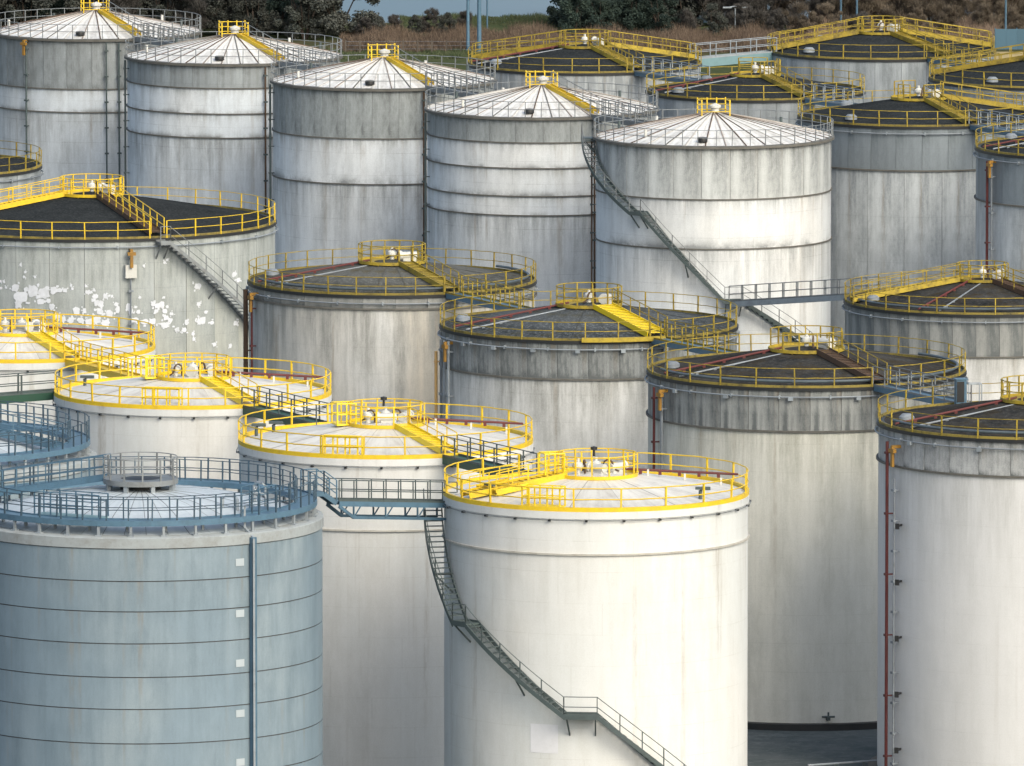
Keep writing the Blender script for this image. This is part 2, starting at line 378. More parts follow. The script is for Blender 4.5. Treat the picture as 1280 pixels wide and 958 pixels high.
def vert_pipe(parent, t, a, z0, z1, mat, r=.07, off=.22, br=2.0, name='vertical_pipe', bmat=None):
    m = MB(); m.tube([pol(t.R+off, a, z0), pol(t.R+off, a, z1)], r, 8)
    o = m.obj(name, mat, parent)
    bm = cached(('brk', round(off, 2), (bmat or mat).name), lambda: MB().box((0, 0, 0), (off+.12, .07, .07)).box((off/2+.05, 0, 0), (.12, .3, .12)).mesh('pipe_bracket', bmat or mat))
    z = z1-.6
    while z > z0+.3:
        put('pipe_bracket', bm, o, pol(t.R+off/2, a, z), (0, 0, R_(a))); z -= br
def vent_assembly(parent, x, y, z, kind=0):
    """valve on a roof hub: body on a stub, black cap, brown gooseneck"""
    wm = M['white']
    def body():
        m = MB(); m.lathe([(.02, 0), (.16, 0), (.16, .32), (.28, .36), (.34, .50), (.30, .66), (.16, .74), (.10, .76), (.10, .95), (.02, .95)], 14)
        m.lathe([(.3, .45), (.36, .45), (.36, .55), (.3, .55)], 14, close=True); return m.mesh('vent_valve', wm)
    o = put('vent_valve', cached('vv', body), parent, (x, y, z)); o.scale = (.8, .8, .9)
    def goose():
        p = [(0, 0, .2), (0, 0, .9), (.08, 0, 1.15), (.25, 0, 1.3), (.45, 0, 1.25), (.58, 0, 1.05), (.62, 0, .75), (.75, 0, .45), (1.0, 0, .3)]
        return MB().tube(p, .07, 8).mesh('gooseneck_pipe', M['rust'])
    put('gooseneck_pipe', cached('gn', goose), parent, (x+.35, y-.25, z), (0, 0, -.3+kind)).scale = (.8, .8, .58)
    def cap():
        return MB().lathe([(.02, 0), (.07, 0), (.06, .30), (.17, .32), (.17, .46), (.02, .50)], 14).mesh('vent_cap', [M['black']])
    if kind < .99: put('vent_cap', cached('vc', cap), parent, (x-.1, y+.45, z+.85))
    def pump():
        m = MB(); m.tube([(-.45, 0, .35), (.45, 0, .35)], .22, 10); m.tube([(.45, 0, .35), (.6, 0, .35)], .3, 10); m.box((0, 0, .1), (.8, .4, .2)); return m.mesh('pump_body', wm)
    put('pump_body', cached('pb', pump), parent, (x+1.0, y+.1, z), (0, 0, .4+kind))

def hub(parent, z, rh, mat, style='round', rail_arcs=((0, 360),), gear=True, kind=0, h=1.05, legs=True):
    """platform at the roof's crown"""
    deck = MB().lathe([(.05, -.06), (rh, -.06), (rh, .12), (rh-.06, .12), (rh-.06, .0), (.05, .0)], 28, smooth=False, close=True)
    if legs:
        for i in range(8): a = i*45+20; deck.bar(pol(rh-.15, a, 0), pol(rh-.15, a, -.45), .08)
    d = deck.obj('hub_platform', mat, parent, (0, 0, z))
    for a0, a1 in rail_arcs:
        full = abs(a1-a0) >= 359
        m = MB()
        for zz in (h, h*.52):
            p = arc_pts(rh-.04, a0, a1, zz, 22)
            m.tube(p[:-1] if full else p, .032, 5, closed=full)
        m.obj('hub_railing', mat, d)
        n = max(2, round(R_(abs(a1-a0))*rh/.9)); pm = post_mesh(h, .07, mat)
        for i in range(n if full else n+1): a = a0+(a1-a0)*i/n; put('post', pm, d, pol(rh-.04, a, 0), (0, 0, R_(a)))
    if gear: vent_assembly(d, 0, 0, .0, kind)
    return d

def radial_walk(parent, a, r0, z0, r1, z1, mat, width=.8, deck_mat=None, rails=(1, -1), rmat=None, steps=True, h=.95, name='roof_stair', rise=.22):
    """stair or walkway lying along the roof from the hub to the rim"""
    rmat = rmat or mat; c, s = math.cos(R_(a)), math.sin(R_(a)); side = Vector((-s, c, 0))
    p0 = pol(r0, a, z0+rise); p1 = pol(r1, a, z1+rise); m = MB()
    for k in (-1, 1): m.bar(p0+side*k*width/2, p1+side*k*width/2, .05, .30)
    o = m.obj(name, deck_mat or mat, parent)
    n = int((p1-p0).length/.32); tm = cached(('rtread', round(width, 2), (deck_mat or mat).name), lambda: MB().box((0, 0, 0), (.27, width-.06, .035)).mesh('tread', deck_mat or mat))
    for i in range(n):
        q = p0.lerp(p1, (i+.5)/n)
        put('tread', tm, o, q+Vector((0, 0, .06)), (0, 0, R_(a)))
    for k in rails: line_rail(o, p0+side*k*width/2, p1+side*k*width/2, rmat, 1.2, h, name='handrail')
    return o

def roof_pipe(parent, a0, r0, z0, a1, r1, z1, mat, r=.08, name='roof_pipe', drop=0):
    p = pol(r0, a0, z0); q = pol(r1, a1, z1); pts = [p+(q-p)*(i/6) for i in range(7)]
    if drop: pts.append(pts[-1]+Vector((0, 0, -drop)))
    m = MB().tube(pts, r, 8)
    for i in range(1, 6): v = p.lerp(q, i/6); m.box(v-Vector((0, 0, .12)), (.16, .16, .2))
    return m.obj(name, mat, parent)

def spiral(parent, t, segs, width=.85, mat=None, rmat=None, off=.12, tread_gap=.23, name='spiral_stair'):
    """segs: list of ('stair', a0, z0, a1, z1) or ('landing', a0, a1, z)"""
    ri, ro = t.R+off, t.R+off+width; rmat = rmat or mat
    path = []
    for sg in segs:
        if sg[0] == 'stair': _, a0, z0, a1, z1 = sg
        else: _, a0, a1, z0 = sg; z1 = z0
        n = max(2, int(abs(a1-a0)/2.5)); path += [(a0+(a1-a0)*i/n, z0+(z1-z0)*i/n) for i in range(n+1)]
    def stringer(r):
        m = MB(); p = [pol(r, a, z) for a, z in path]; vs = []; fs = []
        for (a, z) in path:
            for dr, dz in ((-.03, -.13), (.03, -.13), (.03, .13), (-.03, .13)): vs.append(pol(r+dr, a, z+dz))
        for i in range(len(path)-1):
            for k in range(4): b = i*4; fs.append((b+k, b+(k+1) % 4, b+4+(k+1) % 4, b+4+k))
        fs.append((3, 2, 1, 0)); L = len(path)*4; fs.append((L-4, L-3, L-2, L-1)); return m.add(vs, fs)
    root = stringer(ro).obj(name, mat, parent); stringer(ri).obj('stringer', mat, root)
    for hh, nm in ((1.0, 'handrail'), (.5, 'middle_rail')):
        MB().tube([pol(ro, a, z+hh) for a, z in path], .022, 5).obj(nm, rmat, root)
    for sg in segs:
        if sg[0] == 'stair':
            _, a0, z0, a1, z1 = sg
            tn = max(2, int(abs(z1-z0)/tread_gap))
            tm = cached(('tread', width, mat.name), lambda: MB().box((0, 0, 0), (width-.05, .24, .04)).mesh('tread', mat))
            for i in range(tn):
                k = (i+.5)/tn; a = a0+(a1-a0)*k; put('tread', tm, root, pol((ri+ro)/2, a, z0+(z1-z0)*k+.04), (0, 0, R_(a)))
            zf = lambda k: (a0+(a1-a0)*k, z0+(z1-z0)*k)
            L = math.hypot(R_(a1-a0)*ro, z1-z0)
        else:
            _, a0, a1, z = sg
            MB().lathe([(ri+.035, z-.06), (ro-.035, z-.06), (ro-.035, z+.03), (ri+.035, z+.03)], 6, a0, a1, False, True).obj('landing', mat, root)
            zf = lambda k: (a0+(a1-a0)*k, z); L = abs(R_(a1-a0)*ro)
        pn = max(1, round(L/1.5)); pm = post_mesh(1.0, .05, rmat)
        for i in range(pn+1):
            a, z = zf(i/pn); put('post', pm, root, pol(ro, a, z), (0, 0, R_(a)))
        for k in ((.08, .95) if sg[0] == 'landing' else (.55,)):
            a, z = zf(k); b = MB(); b.bar(pol(ro-.05, a, z-.1), pol(t.R, a, z-1.05), .07); b.bar(pol(ro-.05, a, z-.12), pol(t.R, a, z-.12), .06); b.obj('brace', mat, root)
    return root

def bridge(p0, p1, label, deck, rail, width=.9, h=1.05, beam=.28, spacing=1.3, group=None, cat='footbridge', truss=0, name='footbridge', sag=0, thick_posts=.06):
    p0 = Vector(p0); p1 = Vector(p1); d = p1-p0; L = math.hypot(d.x, d.y); rz = math.atan2(d.y, d.x)
    b = thing(name, label, cat, p0, rz, group); e = Vector((L, 0, d.z))
    m = MB()
    for k in (-1, 1): m.bar((0, k*width/2, -beam/2), e+Vector((0, k*width/2, -beam/2)), .06, beam)
    m.obj('beam', deck, b)
    pn = max(2, round(L/1.0)); pm = cached(('plank', width, round(L/pn, 2), deck.name), lambda: MB().box((0, 0, 0), (L/pn-.02, width-.07, .05)).mesh('deck_plate', deck))
    for i in range(pn): put('deck_plate', pm, b, e*((i+.5)/pn)+Vector((0, 0, -.02)), (0, -math.atan2(d.z, L), 0))
    for k in (-1, 1): line_rail(b, Vector((0, k*width/2, 0)), e+Vector((0, k*width/2, 0)), rail, spacing, h, .1, pw=thick_posts)
    if truss:
        m = MB()
        x0, x1 = .9, L-.5
        zf = lambda x: d.z*x/L
        for k in (-1, 1):
            yy = k*width/2
            m.bar((x0, yy, zf(x0)-truss), (x1, yy, zf(x1)-truss), .07, .14)
            n = max(2, round((x1-x0)/2.1))
            for i in range(n+1):
                x = x0+(x1-x0)*i/n; m.bar((x, yy, zf(x)-truss), (x, yy, zf(x)-beam), .07)
                if i < n: m.bar((x, yy, zf(x)-truss), (x+.45, yy, zf(x)-beam), .05)
            m.bar((0, yy, -beam), (x0, yy, zf(x0)-truss), .1, .16)
        m.obj('truss', deck, b)
    return b

TG = 'storage tanks standing in the depot'
#            cx   rpx  yfront  H
SPEC = {
 'blue':  (176, 227, 674, 18.5), 'front': (745, 190, 641, 18.5), 'w3': (482, 183, 575, 18.5), 'w4': (241, 172, 513, 18.5),
 'w5': (27, 166, 455, 18.5), 'b6': (115, 229, 301, 18.5), 'g8': (490, 179, 371, 18.5), 'g9': (736, 185, 428, 18.5),
 'g10': (1008, 198, 487, 18.5), 'g11': (1300, 202, 552, 18.5), 'g12': (1228, 172, 395, 10.3),
 'd13': (119, 130, 50, 18.5), 'd14': (292, 133, 81, 18.5), 'd15': (479, 138, 112, 18.5), 'd16': (677, 143, 148, 18.5), 'd17': (892, 147, 184, 18.5),
 'k18': (731, 145, 93, 18.5), 'k19': (944, 136, 127, 18.5), 'k20': (1101, 141, 76, 18.5), 'k21': (1148, 150, 160, 18.5),
 'k22': (1310, 148, 112, 18.5), 'k23': (1375, 155, 200, 18.5), 'k24': (-109, 160, 224, 18.5), 'blue25': (-100, 219, 596, 18.5),
}
T = {k: solve(*v) for k, v in SPEC.items()}
def az_to(a, b): return math.degrees(math.atan2(T[b].y-T[a].y, T[b].x-T[a].x))
def base_tank(key, label):
    t = T[key]; t.e = thing('storage_tank', label, 'storage tank', (t.x, t.y, 0), 0, TG); return t
def foundation(t):
    MB().lathe([(t.R-.3, 0), (t.R+.5, 0), (t.R+.5, .35), (t.R-.3, .35)], 96, close=True, smooth=False).obj('foundation_ring', M['black'], t.e)
Z0 = .35
def zy(t, py): return z_px(t, t.cx, py)      # height on the nearest generatrix

def courses(t, cuts, mats, ringmat, panel_w=None, gap=.0, out=.12, rh=.10):
    """cuts: photo rows of the rings at the front of the tank, top to bottom"""
    zs = [t.H]+[zy(t, y) for y in cuts]+[Z0]
    for i in range(len(zs)-1):
        mt = mats[min(i, len(mats)-1)]; pw = panel_w[min(i, len(panel_w)-1)] if panel_w else None
        if pw: panels(t.e, 'cladding_panel', t.R, zs[i+1], zs[i], mt, pw)
        else: cyl(t.e, 'shell_course', t.R, zs[i+1]+gap/2, zs[i]-gap/2*(i > 0), mt)
    for z in zs[1:-1]: flange(t.e, t.R, z, ringmat, out, rh)

# ================================================================== WHITE TANKS WITH YELLOW RAILS
WHITE = (.66, .655, .63)
def white_tank(key, label, cuts, seed, hub_r, pipe=None, stair_to=None, stair_mat='yellow_bright', seg=16, rise=.145, rail_sp=2.35, back_gap=None, dark=None):
    t = base_tank(key, label); foundation(t); e = t.e; R, H = t.R, t.H
    sm = shell_mat(key+'_shell_paint', WHITE, (.42, .41, .37), .22, .16, .08, seed, .04, .45, .22, tint=(.61, .63, .625))
    courses(t, cuts, [sm], M['ring_light'], out=.10, rh=.09)
    MB().lathe([(R, H-.36), (R+.07, H-.34), (R+.07, H+.02), (R-.1, H+.06)], 128).obj('rim_collar', sm, e)
    # cooling pipe round the rim
    MB().tube(arc_pts(R+.13, 0, 360, H-.40)[:-1], .022, 6, closed=True).obj('rim_pipe', M['rail_grey'], e)
    cl = cached('clip', lambda: MB().box((0, 0, 0), (.16, .12, .09)).mesh('pipe_clip', M['black']))
    for i in range(26): a = i*360/26+seed*3; put('pipe_clip', cl, e, pol(R+.1, a, H-.42), (0, 0, R_(a)))
    zr = rise*R
    roof_cone(e, R-.05, H+.04, zr, M['roof_cream'], bulge=.08, sectors=seg, gap=.006)
    arcs = ((0, 360),) if back_gap is None else ((back_gap+4, back_gap+356),)
    MB().lathe([(R-.10, H+.02), (R+.06, H+.02), (R+.06, H+.24), (R-.10, H+.24)], 128, close=True, smooth=False).obj('toe_board', M['yellow'], e)
    ring_rail(e, R, H+.05, M['yellow'], rail_sp, 1.12, 0, arcs, pw=.085, tr=.034)
    hz = H+zr*(1-hub_r/R)+.18
    d = hub(e, hz, hub_r, M['yellow'], kind=seed*.4)
    vent_assembly(d, -.9, -.4, 0, 1+seed)
    # caged box beside the crown
    c = MB()
    for z in (0, .55, 1.1): c.tube([(-.5, -.5, z), (.5, -.5, z), (.5, .5, z), (-.5, .5, z)], .035, 5, closed=True)
    for x in (-.5, 0, .5):
        for y in (-.5, .5): c.bar((x, y, 0), (x, y, 1.1), .07)
    c.box((0, 0, .03), (1, 1, .05)); c.obj('caged_step', M['yellow_bright'], d, (-hub_r-.1, -.3, 0), (0, 0, .3))
    if stair_to is not None: radial_walk(e, stair_to, hub_r-.3, hz-.1, R-.1, H+.1, M['yellow_bright'], .85, rails=(1,), rmat=M['yellow'])
    if pipe:
        a0, a1 = pipe; roof_pipe(e, a0, hub_r*.6, hz+.25, a1, R-.25, H+.75, M['red'], .06)
        for k in (.35, .6, .85):
            put('pipe_support', cached('psup', lambda: MB().box((0, 0, .2), (.1, .1, .5)).mesh('pipe_support', M['white'])), e, pol(R*k, a0+(a1-a0)*k, H+zr*(1-k)))
    return t
t = white_tank('front', 'big white front tank with yellow rails and a dark stair curling down its side', [694], 1, 2.1, (10, 14), None, back_gap=az_to('front', 'w3'))
# roof stair to the left rim with rails on both sides
radial_walk(t.e, -152, 1.9, t.H+.85, t.R-.2, t.H+.15, M['yellow'], .95, rails=(1, -1), rmat=M['yellow'])
radial_walk(t.e, -152, t.R-3.2, t.H+.55, t.R-1.4, t.H+.3, M['yellow'], 2.1, rails=(1,), rmat=M['yellow'], name='side_platform')
# small caged platform by the front-left rim, nozzle on the right
p = MB()
for z in (.1, .6, 1.1): p.tube([(-1.0, -.35, z), (1.0, -.35, z), (1.0, .35, z), (-1.0, .35, z)], .033, 5, closed=True)
for x in (-1, -.33, .33, 1):
    for y in (-.35, .35): p.bar((x, y, 0), (x, y, 1.1), .07)
p.box((0, 0, .1), (2, .7, .12)); ppm = p.mesh('gauge_platform', M['yellow_bright'])
put('gauge_platform', ppm, t.e, pol(t.R-.55, -112, t.H+.08), (0, 0, R_(-22)))
z_ = MB().tube([(0, 0, 0), (0, 0, .5), (.1, 0, .6), (.5, 0, .6)], .09, 8).box((.1, 0, .62), (.7, .3, .12)).mesh('nozzle', M['dark_steel'])
put('nozzle', z_, t.e, pol(t.R*.86, -38, t.H+.15)); put('nozzle', z_, t.e, pol(t.R*.8, -150, t.H+.2), (0, 0, 2))
L1 = 180+math.degrees(math.acos((755-590)/200))  # landing azimuths
segs = [('stair', 183, 17.8, 214, z_px(t, 580, 778, t.R+.5)), ('landing', 214, 221, z_px(t, 590, 778, t.R+.5)),
        ('stair', 221, z_px(t, 596, 780, t.R+.5), 259, z_px(t, 712, 895, t.R+.5)), ('landing', 259, 270, z_px(t, 728, 895, t.R+.5)),
        ('stair', 270, z_px(t, 745, 895, t.R+.5), 330, z_px(t, 745, 895, t.R+.5)-7.0)]
spiral(t.e, t, segs, .9, M['dark_steel'], M['dark_steel'])
# repainted rectangle low on the shell
pm = MB()
z0_, z1_ = z_px(t, 690, 942), z_px(t, 690, 906)
pm.lathe([(t.R+.012, z0_), (t.R+.012, z1_)], 5, az_px(t, 663), az_px(t, 697)); pm.obj('repainted_patch', M['pale_patch'], t.e)

t = white_tank('w3', 'white tank with yellow rails directly behind the front tank, green bridge at its front edge', [664], 2, 2.05, (12, 14), az_to('w3', 'front'), rail_sp=2.2)
put('gauge_platform', ppm, t.e, pol(t.R-.5, -108, t.H+.0), (0, 0, R_(-18)))
put('nozzle', z_, t.e, pol(t.R*.82, 160, t.H+.15)); put('nozzle', z_, t.e, pol(t.R*.9, 170, t.H+.15))
t = white_tank('w4', 'cream white tank with yellow rails behind the blue tank, ringed by tanks of its kind', [], 3, 2.05, (12, 12), az_to('w4', 'w3'), rail_sp=1.9)
put('gauge_platform', ppm, t.e, pol(t.R-.5, -102, t.H+.0), (0, 0, R_(-12)))
put('nozzle', z_, t.e, pol(t.R*.82, 165, t.H+.15))
t = white_tank('w5', 'white tank with yellow rails cut by the left edge, under the paint-patched tank', [], 4, 2.05, (12, 10), az_to('w5', 'w4'), rail_sp=1.9)

# ================================================================== DARK ROOFED TANKS
def dark_tank(key, label, cuts, seed, mats, roofmat, hub_r=2.0, rise=.165, rail='yellow_old', rail_sp=2.1, panel_w=None, pipe=None, stair=None, stair_mat=None,
              walks=(), sectors=0, ringmat='grime', hub_arcs=((0, 360),), ringpipe=True, inner_pipe=False, boxes=0, bright_toe=None, stair_rails=(1, -1), gaps=(), stair_w=.85):
    t = base_tank(key, label); foundation(t); e = t.e; R, H = t.R, t.H
    courses(t, cuts, mats, M[ringmat], panel_w)
    zr = rise*R
    MB().lathe([(R-.3, H-.10), (R+.10, H-.10), (R+.10, H+.06), (R-.3, H+.10)], 128, close=True, smooth=False).obj('rim_angle', M['black'], e)
    if ringpipe:
        MB().tube(arc_pts(R+.16, 0, 360, H-.42)[:-1], .045, 6, closed=True).obj('rim_pipe', M['pipe_grey'], e)
        cl = cached('clipg', lambda: MB().box((0, 0, 0), (.2, .08, .2)).mesh('pipe_clip', M['galv']))
        for i in range(20): a = i*18+seed*5; put('pipe_clip', cl, e, pol(R+.1, a, H-.42), (0, 0, R_(a)))
    jb = cached('jbox', lambda: MB().box((0, 0, 0), (.18, .26, .2)).mesh('junction_box', M['galv']))
    for i in range(boxes): a = -150+i*(120/max(1, boxes))+seed; put('junction_box', jb, e, pol(R+.18, a, H-.50), (0, 0, R_(a)))
    roof_cone(e, R-.12, H+.06, zr, M[roofmat], bulge=.04, sectors=sectors, gap=.012)
    MB().lathe([(R-.06, H+.06), (R+.02, H+.06), (R+.02, H+.20), (R-.06, H+.20)], 128, close=True, smooth=False).obj('toe_board', M['toe_old'], e)
    arcs = [(0, 360)]
    if gaps:
        g = sorted([x % 360 for x in gaps]); w_ = math.degrees(.55/R); arcs = []
        for i, x in enumerate(g): nx = g[(i+1) % len(g)]+(360 if i == len(g)-1 else 0); arcs.append((x+w_, nx-w_))
    ring_rail(e, R+.02, H+.06, M[rail], rail_sp, 1.05, 0, arcs, pw=.068, tr=.022)
    hz = H+zr*(1-hub_r/R)+.22
    hub(e, hz, hub_r, M['yellow'] if rail == 'yellow' else M[rail], kind=seed, rail_arcs=hub_arcs)
    if stair is not None:
        radial_walk(e, stair, hub_r-.25, hz-.12, R-.1, H+.12, M[stair_mat or rail], stair_w, rails=stair_rails, rmat=M[rail])
    for a in walks: radial_walk(e, a, hub_r-.25, hz-.1, R-.1, H+.15, M[rail], .8, rails=(1, -1), rmat=M[rail], name='roof_walkway')
    if pipe is not None:
        roof_pipe(e, pipe-14, hub_r*.6, hz+.12, pipe, R-.1, H+.30, M['red'], .06)
        roof_pipe(e, pipe+25, hub_r*.8, hz-.08, pipe+9, R-.3, H+.25, M['pipe_grey'], .05, 'roof_conduit')
    if inner_pipe:
        MB().tube(arc_pts(R-.4, -165, 40, H+.38), .075, 8).obj('ring_main', M['pipe_dark'], e)
    # hatch domes
    hm = cached('hatch', lambda: MB().lathe([(.02, .36), (.25, .34), (.40, .2), (.42, 0)], 16).mesh('roof_hatch', M['pipe_grey']))
    for a, k in ((150, .85), (60, .8)): put('roof_hatch', hm, e, pol(R*k, a+seed*7, H+zr*(1-k)+.08))
    return t
def bracket(t, px, z, mat='orange'):
    a = az_px(t, px)
    m = cached(('brkt', mat), lambda: MB().box((.2, 0, 0), (.5, .16, .16)).box((.42, 0, -.5), (.14, .18, 1.1)).box((.42, 0, -.2), (.2, .5, .2)).mesh('valve_bracket', M[mat]))
    put('valve_bracket', m, t.e, pol(t.R+.05, a, z), (0, 0, R_(a)))

G1 = (.42, .43, .42); LIGHT = (.60, .60, .57); SOOT = (.11, .12, .12)
# big black-roofed tank with white paint patches
lo = shell_mat('b6_shell_paint', (.43, .46, .46), (.17, .19, .18), .45, .30, .1, 5, .10, .6, .15, tint=(.42, .43, .39))
t = dark_tank('b6', 'wide grey tank with black gravel roof and white paint patches on its side', [], 2, [lo], 'roof_black', 2.0, .165, rail='yellow', rail_sp=2.0,
              panel_w=[2.15], stair=-67, stair_mat='rust', walks=(-158,), gaps=(-67,))
PP = [(105,32),(122,60),(117,78),(158,78),(30,95),(42,95),(30,120),(50,118),(10,130),(85,120,22,20),(105,150,40,30),(95,180,22,24),(150,130,30,34),(190,140,34,34),(225,130,18,22),(245,128,22,12),(180,170,24,18),
      (268,128,12,14),(290,110),(295,122),(345,112),(352,135,14,12),(375,128),(380,150,16,14),(365,135),(415,150,14,16),(430,148),(440,150),(385,175,18,18),(400,180,14,18),(455,180,12,12),(460,200,14,18),
      (500,190,14,24),(508,208,14,16),(540,155),(535,208,14,12),(525,190),(310,205,22,24),(290,240,18,20),(325,240,22,18),(355,245,24,20),(385,240,22,22),(415,250,26,22),(260,235,14,18),(240,225,16,14),(430,215,20,20),(395,205,20,18),(220,190,18,18),(340,205,12,16),
      (520,240,20,16),(560,240),(556,245,24,16),(585,245,20,20),(590,180,14,14),(605,185,20,18),(620,180,16,16),(630,205,16,14),(635,230,16,16),(628,258,22,16),(600,205,14,12),(650,240,14,16),(655,215,12,10),(640,190),(628,155),
      (675,275,14,14),(700,275,14,14),(708,248,12,18),(732,290,10,12),(750,112,18,18),(752,180,12,12),(765,240,18,20),(755,245,14,18),(800,248,12,12),(778,210,10,10),(556,36),(640,15),(630,25),(880,70,16,14),(895,90,12,14),(885,250,12,14),(865,335,10,14),(810,330,10,12),(735,310,10,10)]
pm = MB(); rr = random.Random(3)
def patch(x, y, w, h, own=False):
    global pm
    a = az_px(t, x); z = z_px(t, x, y); dw = math.degrees(w/t.pxm/2/t.R/max(.35, abs(math.sin(R_(a))))); hh = h/t.pxm/2
    n = 14; vs = [pol(t.R+.03, a, z)]
    for k in range(n):
        q = 2*PI*k/n; c, d = math.cos(q), math.sin(q); rad = 1/max(abs(c), abs(d))**.7*rr.uniform(.68, 1.12)
        vs.append(pol(t.R+(.026 if own else .031), a+dw*rad*c, z+hh*rad*d))
    fs = [(0, k+1, (k+1) % n+1) for k in range(n)]
    if own: MB().add(vs, fs).obj('paint_patch', M['fresh_patch'], t.e)
    else: pm.add(vs, fs)
for q in PP:
    x, y = q[0]/2.977, 320+q[1]/2.977; w_, h_ = (q[2]/2.977*1.3, q[3]/2.977*1.3) if len(q) > 2 else (3.4, 3.6)
    patch(x, y, w_, h_, w_ > 6)
    for _ in range(4): patch(x+rr.uniform(-w_, w_)*.75, y+rr.uniform(-h_, h_)*.75, w_*rr.uniform(.2, .5), h_*rr.uniform(.2, .5))
pm.obj('touch_up_paint', M['fresh_patch'], t.e)['kind'] = 'stuff'
vert_pipe(t.e, t, az_px(t, 170), .4, 18.0, M['pipe_grey'], .05, .2)
bracket(t, 170, 17.9, 'orange')
put('junction_box', MB().box((0, 0, 0), (.3, .7, .8)).mesh('junction_box', M['white']), t.e, pol(t.R+.2, az_px(t, 170), 16.6), (0, 0, R_(az_px(t, 170))))
spiral(t.e, t, [('landing', -68, -65, 18.35), ('stair', -65, 18.3, -36, z_px(t, 303, 392, t.R+.5)), ('stair', -36, z_px(t, 303, 392, t.R+.5), -5, 8.5)], .85, M['rail_grey'], M['rail_grey'])

def duo(key, up, low, seed, upd=SOOT, lowd=(.26, .26, .24), ua=.6, la=.35, tint=None, tone=.16):
    a = shell_mat(key+'_upper_paint', up, upd, ua, .4, .9, seed, tone, .7, .1)
    b = shell_mat(key+'_lower_paint', low, lowd, la, .65, .06, seed+2, .05, .6, .12, tint=tint)
    return [a, b]
t = dark_tank('g8', 'grey tank with mossy brown roof and rusty pipes down its left side', [387], 3,
              duo('g8', (.33, .33, .31), (.62, .62, .60), 6, la=.42, tint=(.55, .50, .42)), 'roof_brown', 2.0, .15, sectors=24, panel_w=[1.9, None], pipe=-160, stair=az_to('g8', 'g9'), stair_mat='yellow_old',
              stair_rails=(1,), rail_sp=1.75, gaps=(az_to('g8', 'g9'),), inner_pipe=True)
a_ = az_px(t, 314)
vert_pipe(t.e, t, a_, .4, 18.2, M['rust'], .14, .3, 3); vert_pipe(t.e, t, az_px(t, 321), .4, 17.8, M['red'], .06, .25, 2.2)
bracket(t, 324, 18.1)
t = dark_tank('g9', 'grey tank with slate roof crossed by a broad bright yellow stair, in the middle', [475], 4,
              duo('g9', (.34, .355, .35), (.66, .66, .64), 8, ua=.85, la=.28), 'roof_grey', 1.9, .155, sectors=24, panel_w=[1.75, None], pipe=-158, stair=az_to('g9', 'g10'), stair_mat='yellow_bright', stair_w=1.25,
              stair_rails=(1,), rail_sp=1.85, boxes=7, gaps=(az_to('g9', 'g10'),), inner_pipe=False)
for i, px in enumerate((558, 562, 567)): vert_pipe(t.e, t, az_px(t, px), .4, 18.0, M['pipe_grey' if i < 2 else 'galv'], .08, .3, 2.5)
bracket(t, 566, 17.9)
vert_pipe(t.e, t, -172, .4, 17.2, M['pale_orange'], .09, .35, 3.0)
# bright yellow box beam along the front of the toe
MB().lathe([(t.R+.06, t.H+.02), (t.R+.34, t.H+.02), (t.R+.34, t.H+.26), (t.R+.06, t.H+.26)], 20, -93, az_to('g9', 'g10')+2, False, True).obj('rim_step', M['yellow_old'], t.e)
t = dark_tank('g10', 'grey and cream tank with charcoal roof whose black footing shows at lower right', [540], 5,
              duo('g10', (.34, .35, .335), (.70, .68, .60), 12, ua=.85, la=.26, lowd=(.33, .33, .28), tint=(.60, .60, .56)), 'roof_charcoal', 2.1, .155, panel_w=[1.7, None], pipe=-156, stair=az_to('g10', 'g11'),
              stair_mat='rust', stair_rails=(1,), rail_sp=2.15, boxes=5, inner_pipe=True, gaps=(az_to('g10', 'g11'),), hub_arcs=((-130, -20), (20, 160)))
vert_pipe(t.e, t, az_px(t, 823), .4, 18.0, M['red'], .07, .3, 2.4); vert_pipe(t.e, t, az_px(t, 832), .4, 17.5, M['pipe_grey'], .08, .3, 2.4)
bracket(t, 833, 17.9)
t = dark_tank('g11', 'pale tank with charcoal roof cut by the right edge, red pipe down its side', [597], 6,
              duo('g11', (.50, .51, .51), (.64, .64, .635), 15, ua=.6, la=.14, lowd=(.40, .40, .38)), 'roof_charcoal', 2.1, .155, panel_w=[1.7, None], pipe=-157, rail_sp=2.1, boxes=4, inner_pipe=True, stair=-62, stair_mat='rust')
vert_pipe(t.e, t, az_px(t, 1114), .4, 17.9, M['red'], .085, .35, 3.2); vert_pipe(t.e, t, az_px(t, 1121), .4, 16, M['pipe_grey'], .05, .3, 1.6)
bracket(t, 1122, 17.7)
bm_ = MB().box((.35, 0, 0), (.7, .1, .1)).box((.7, 0, 0), (.1, .2, .3)).mesh('pipe_stub', M['black'])
for z in range(6): put('pipe_stub', bm_, t.e, pol(t.R, az_px(t, 1124), 13.6-z*2.95), (0, 0, R_(az_px(t, 1124)+40)))
t = dark_tank('g12', 'brownish roofed tank at the right edge joined to a level grey footbridge', [447], 7,
              duo('g12', (.29, .295, .28), (.62, .62, .61), 18, ua=.7, la=.3), 'roof_charcoal', 1.7, .165, panel_w=[1.5, None], pipe=-120, rail_sp=1.9, walks=(-165,), stair=-55, stair_mat='rust', inner_pipe=True)

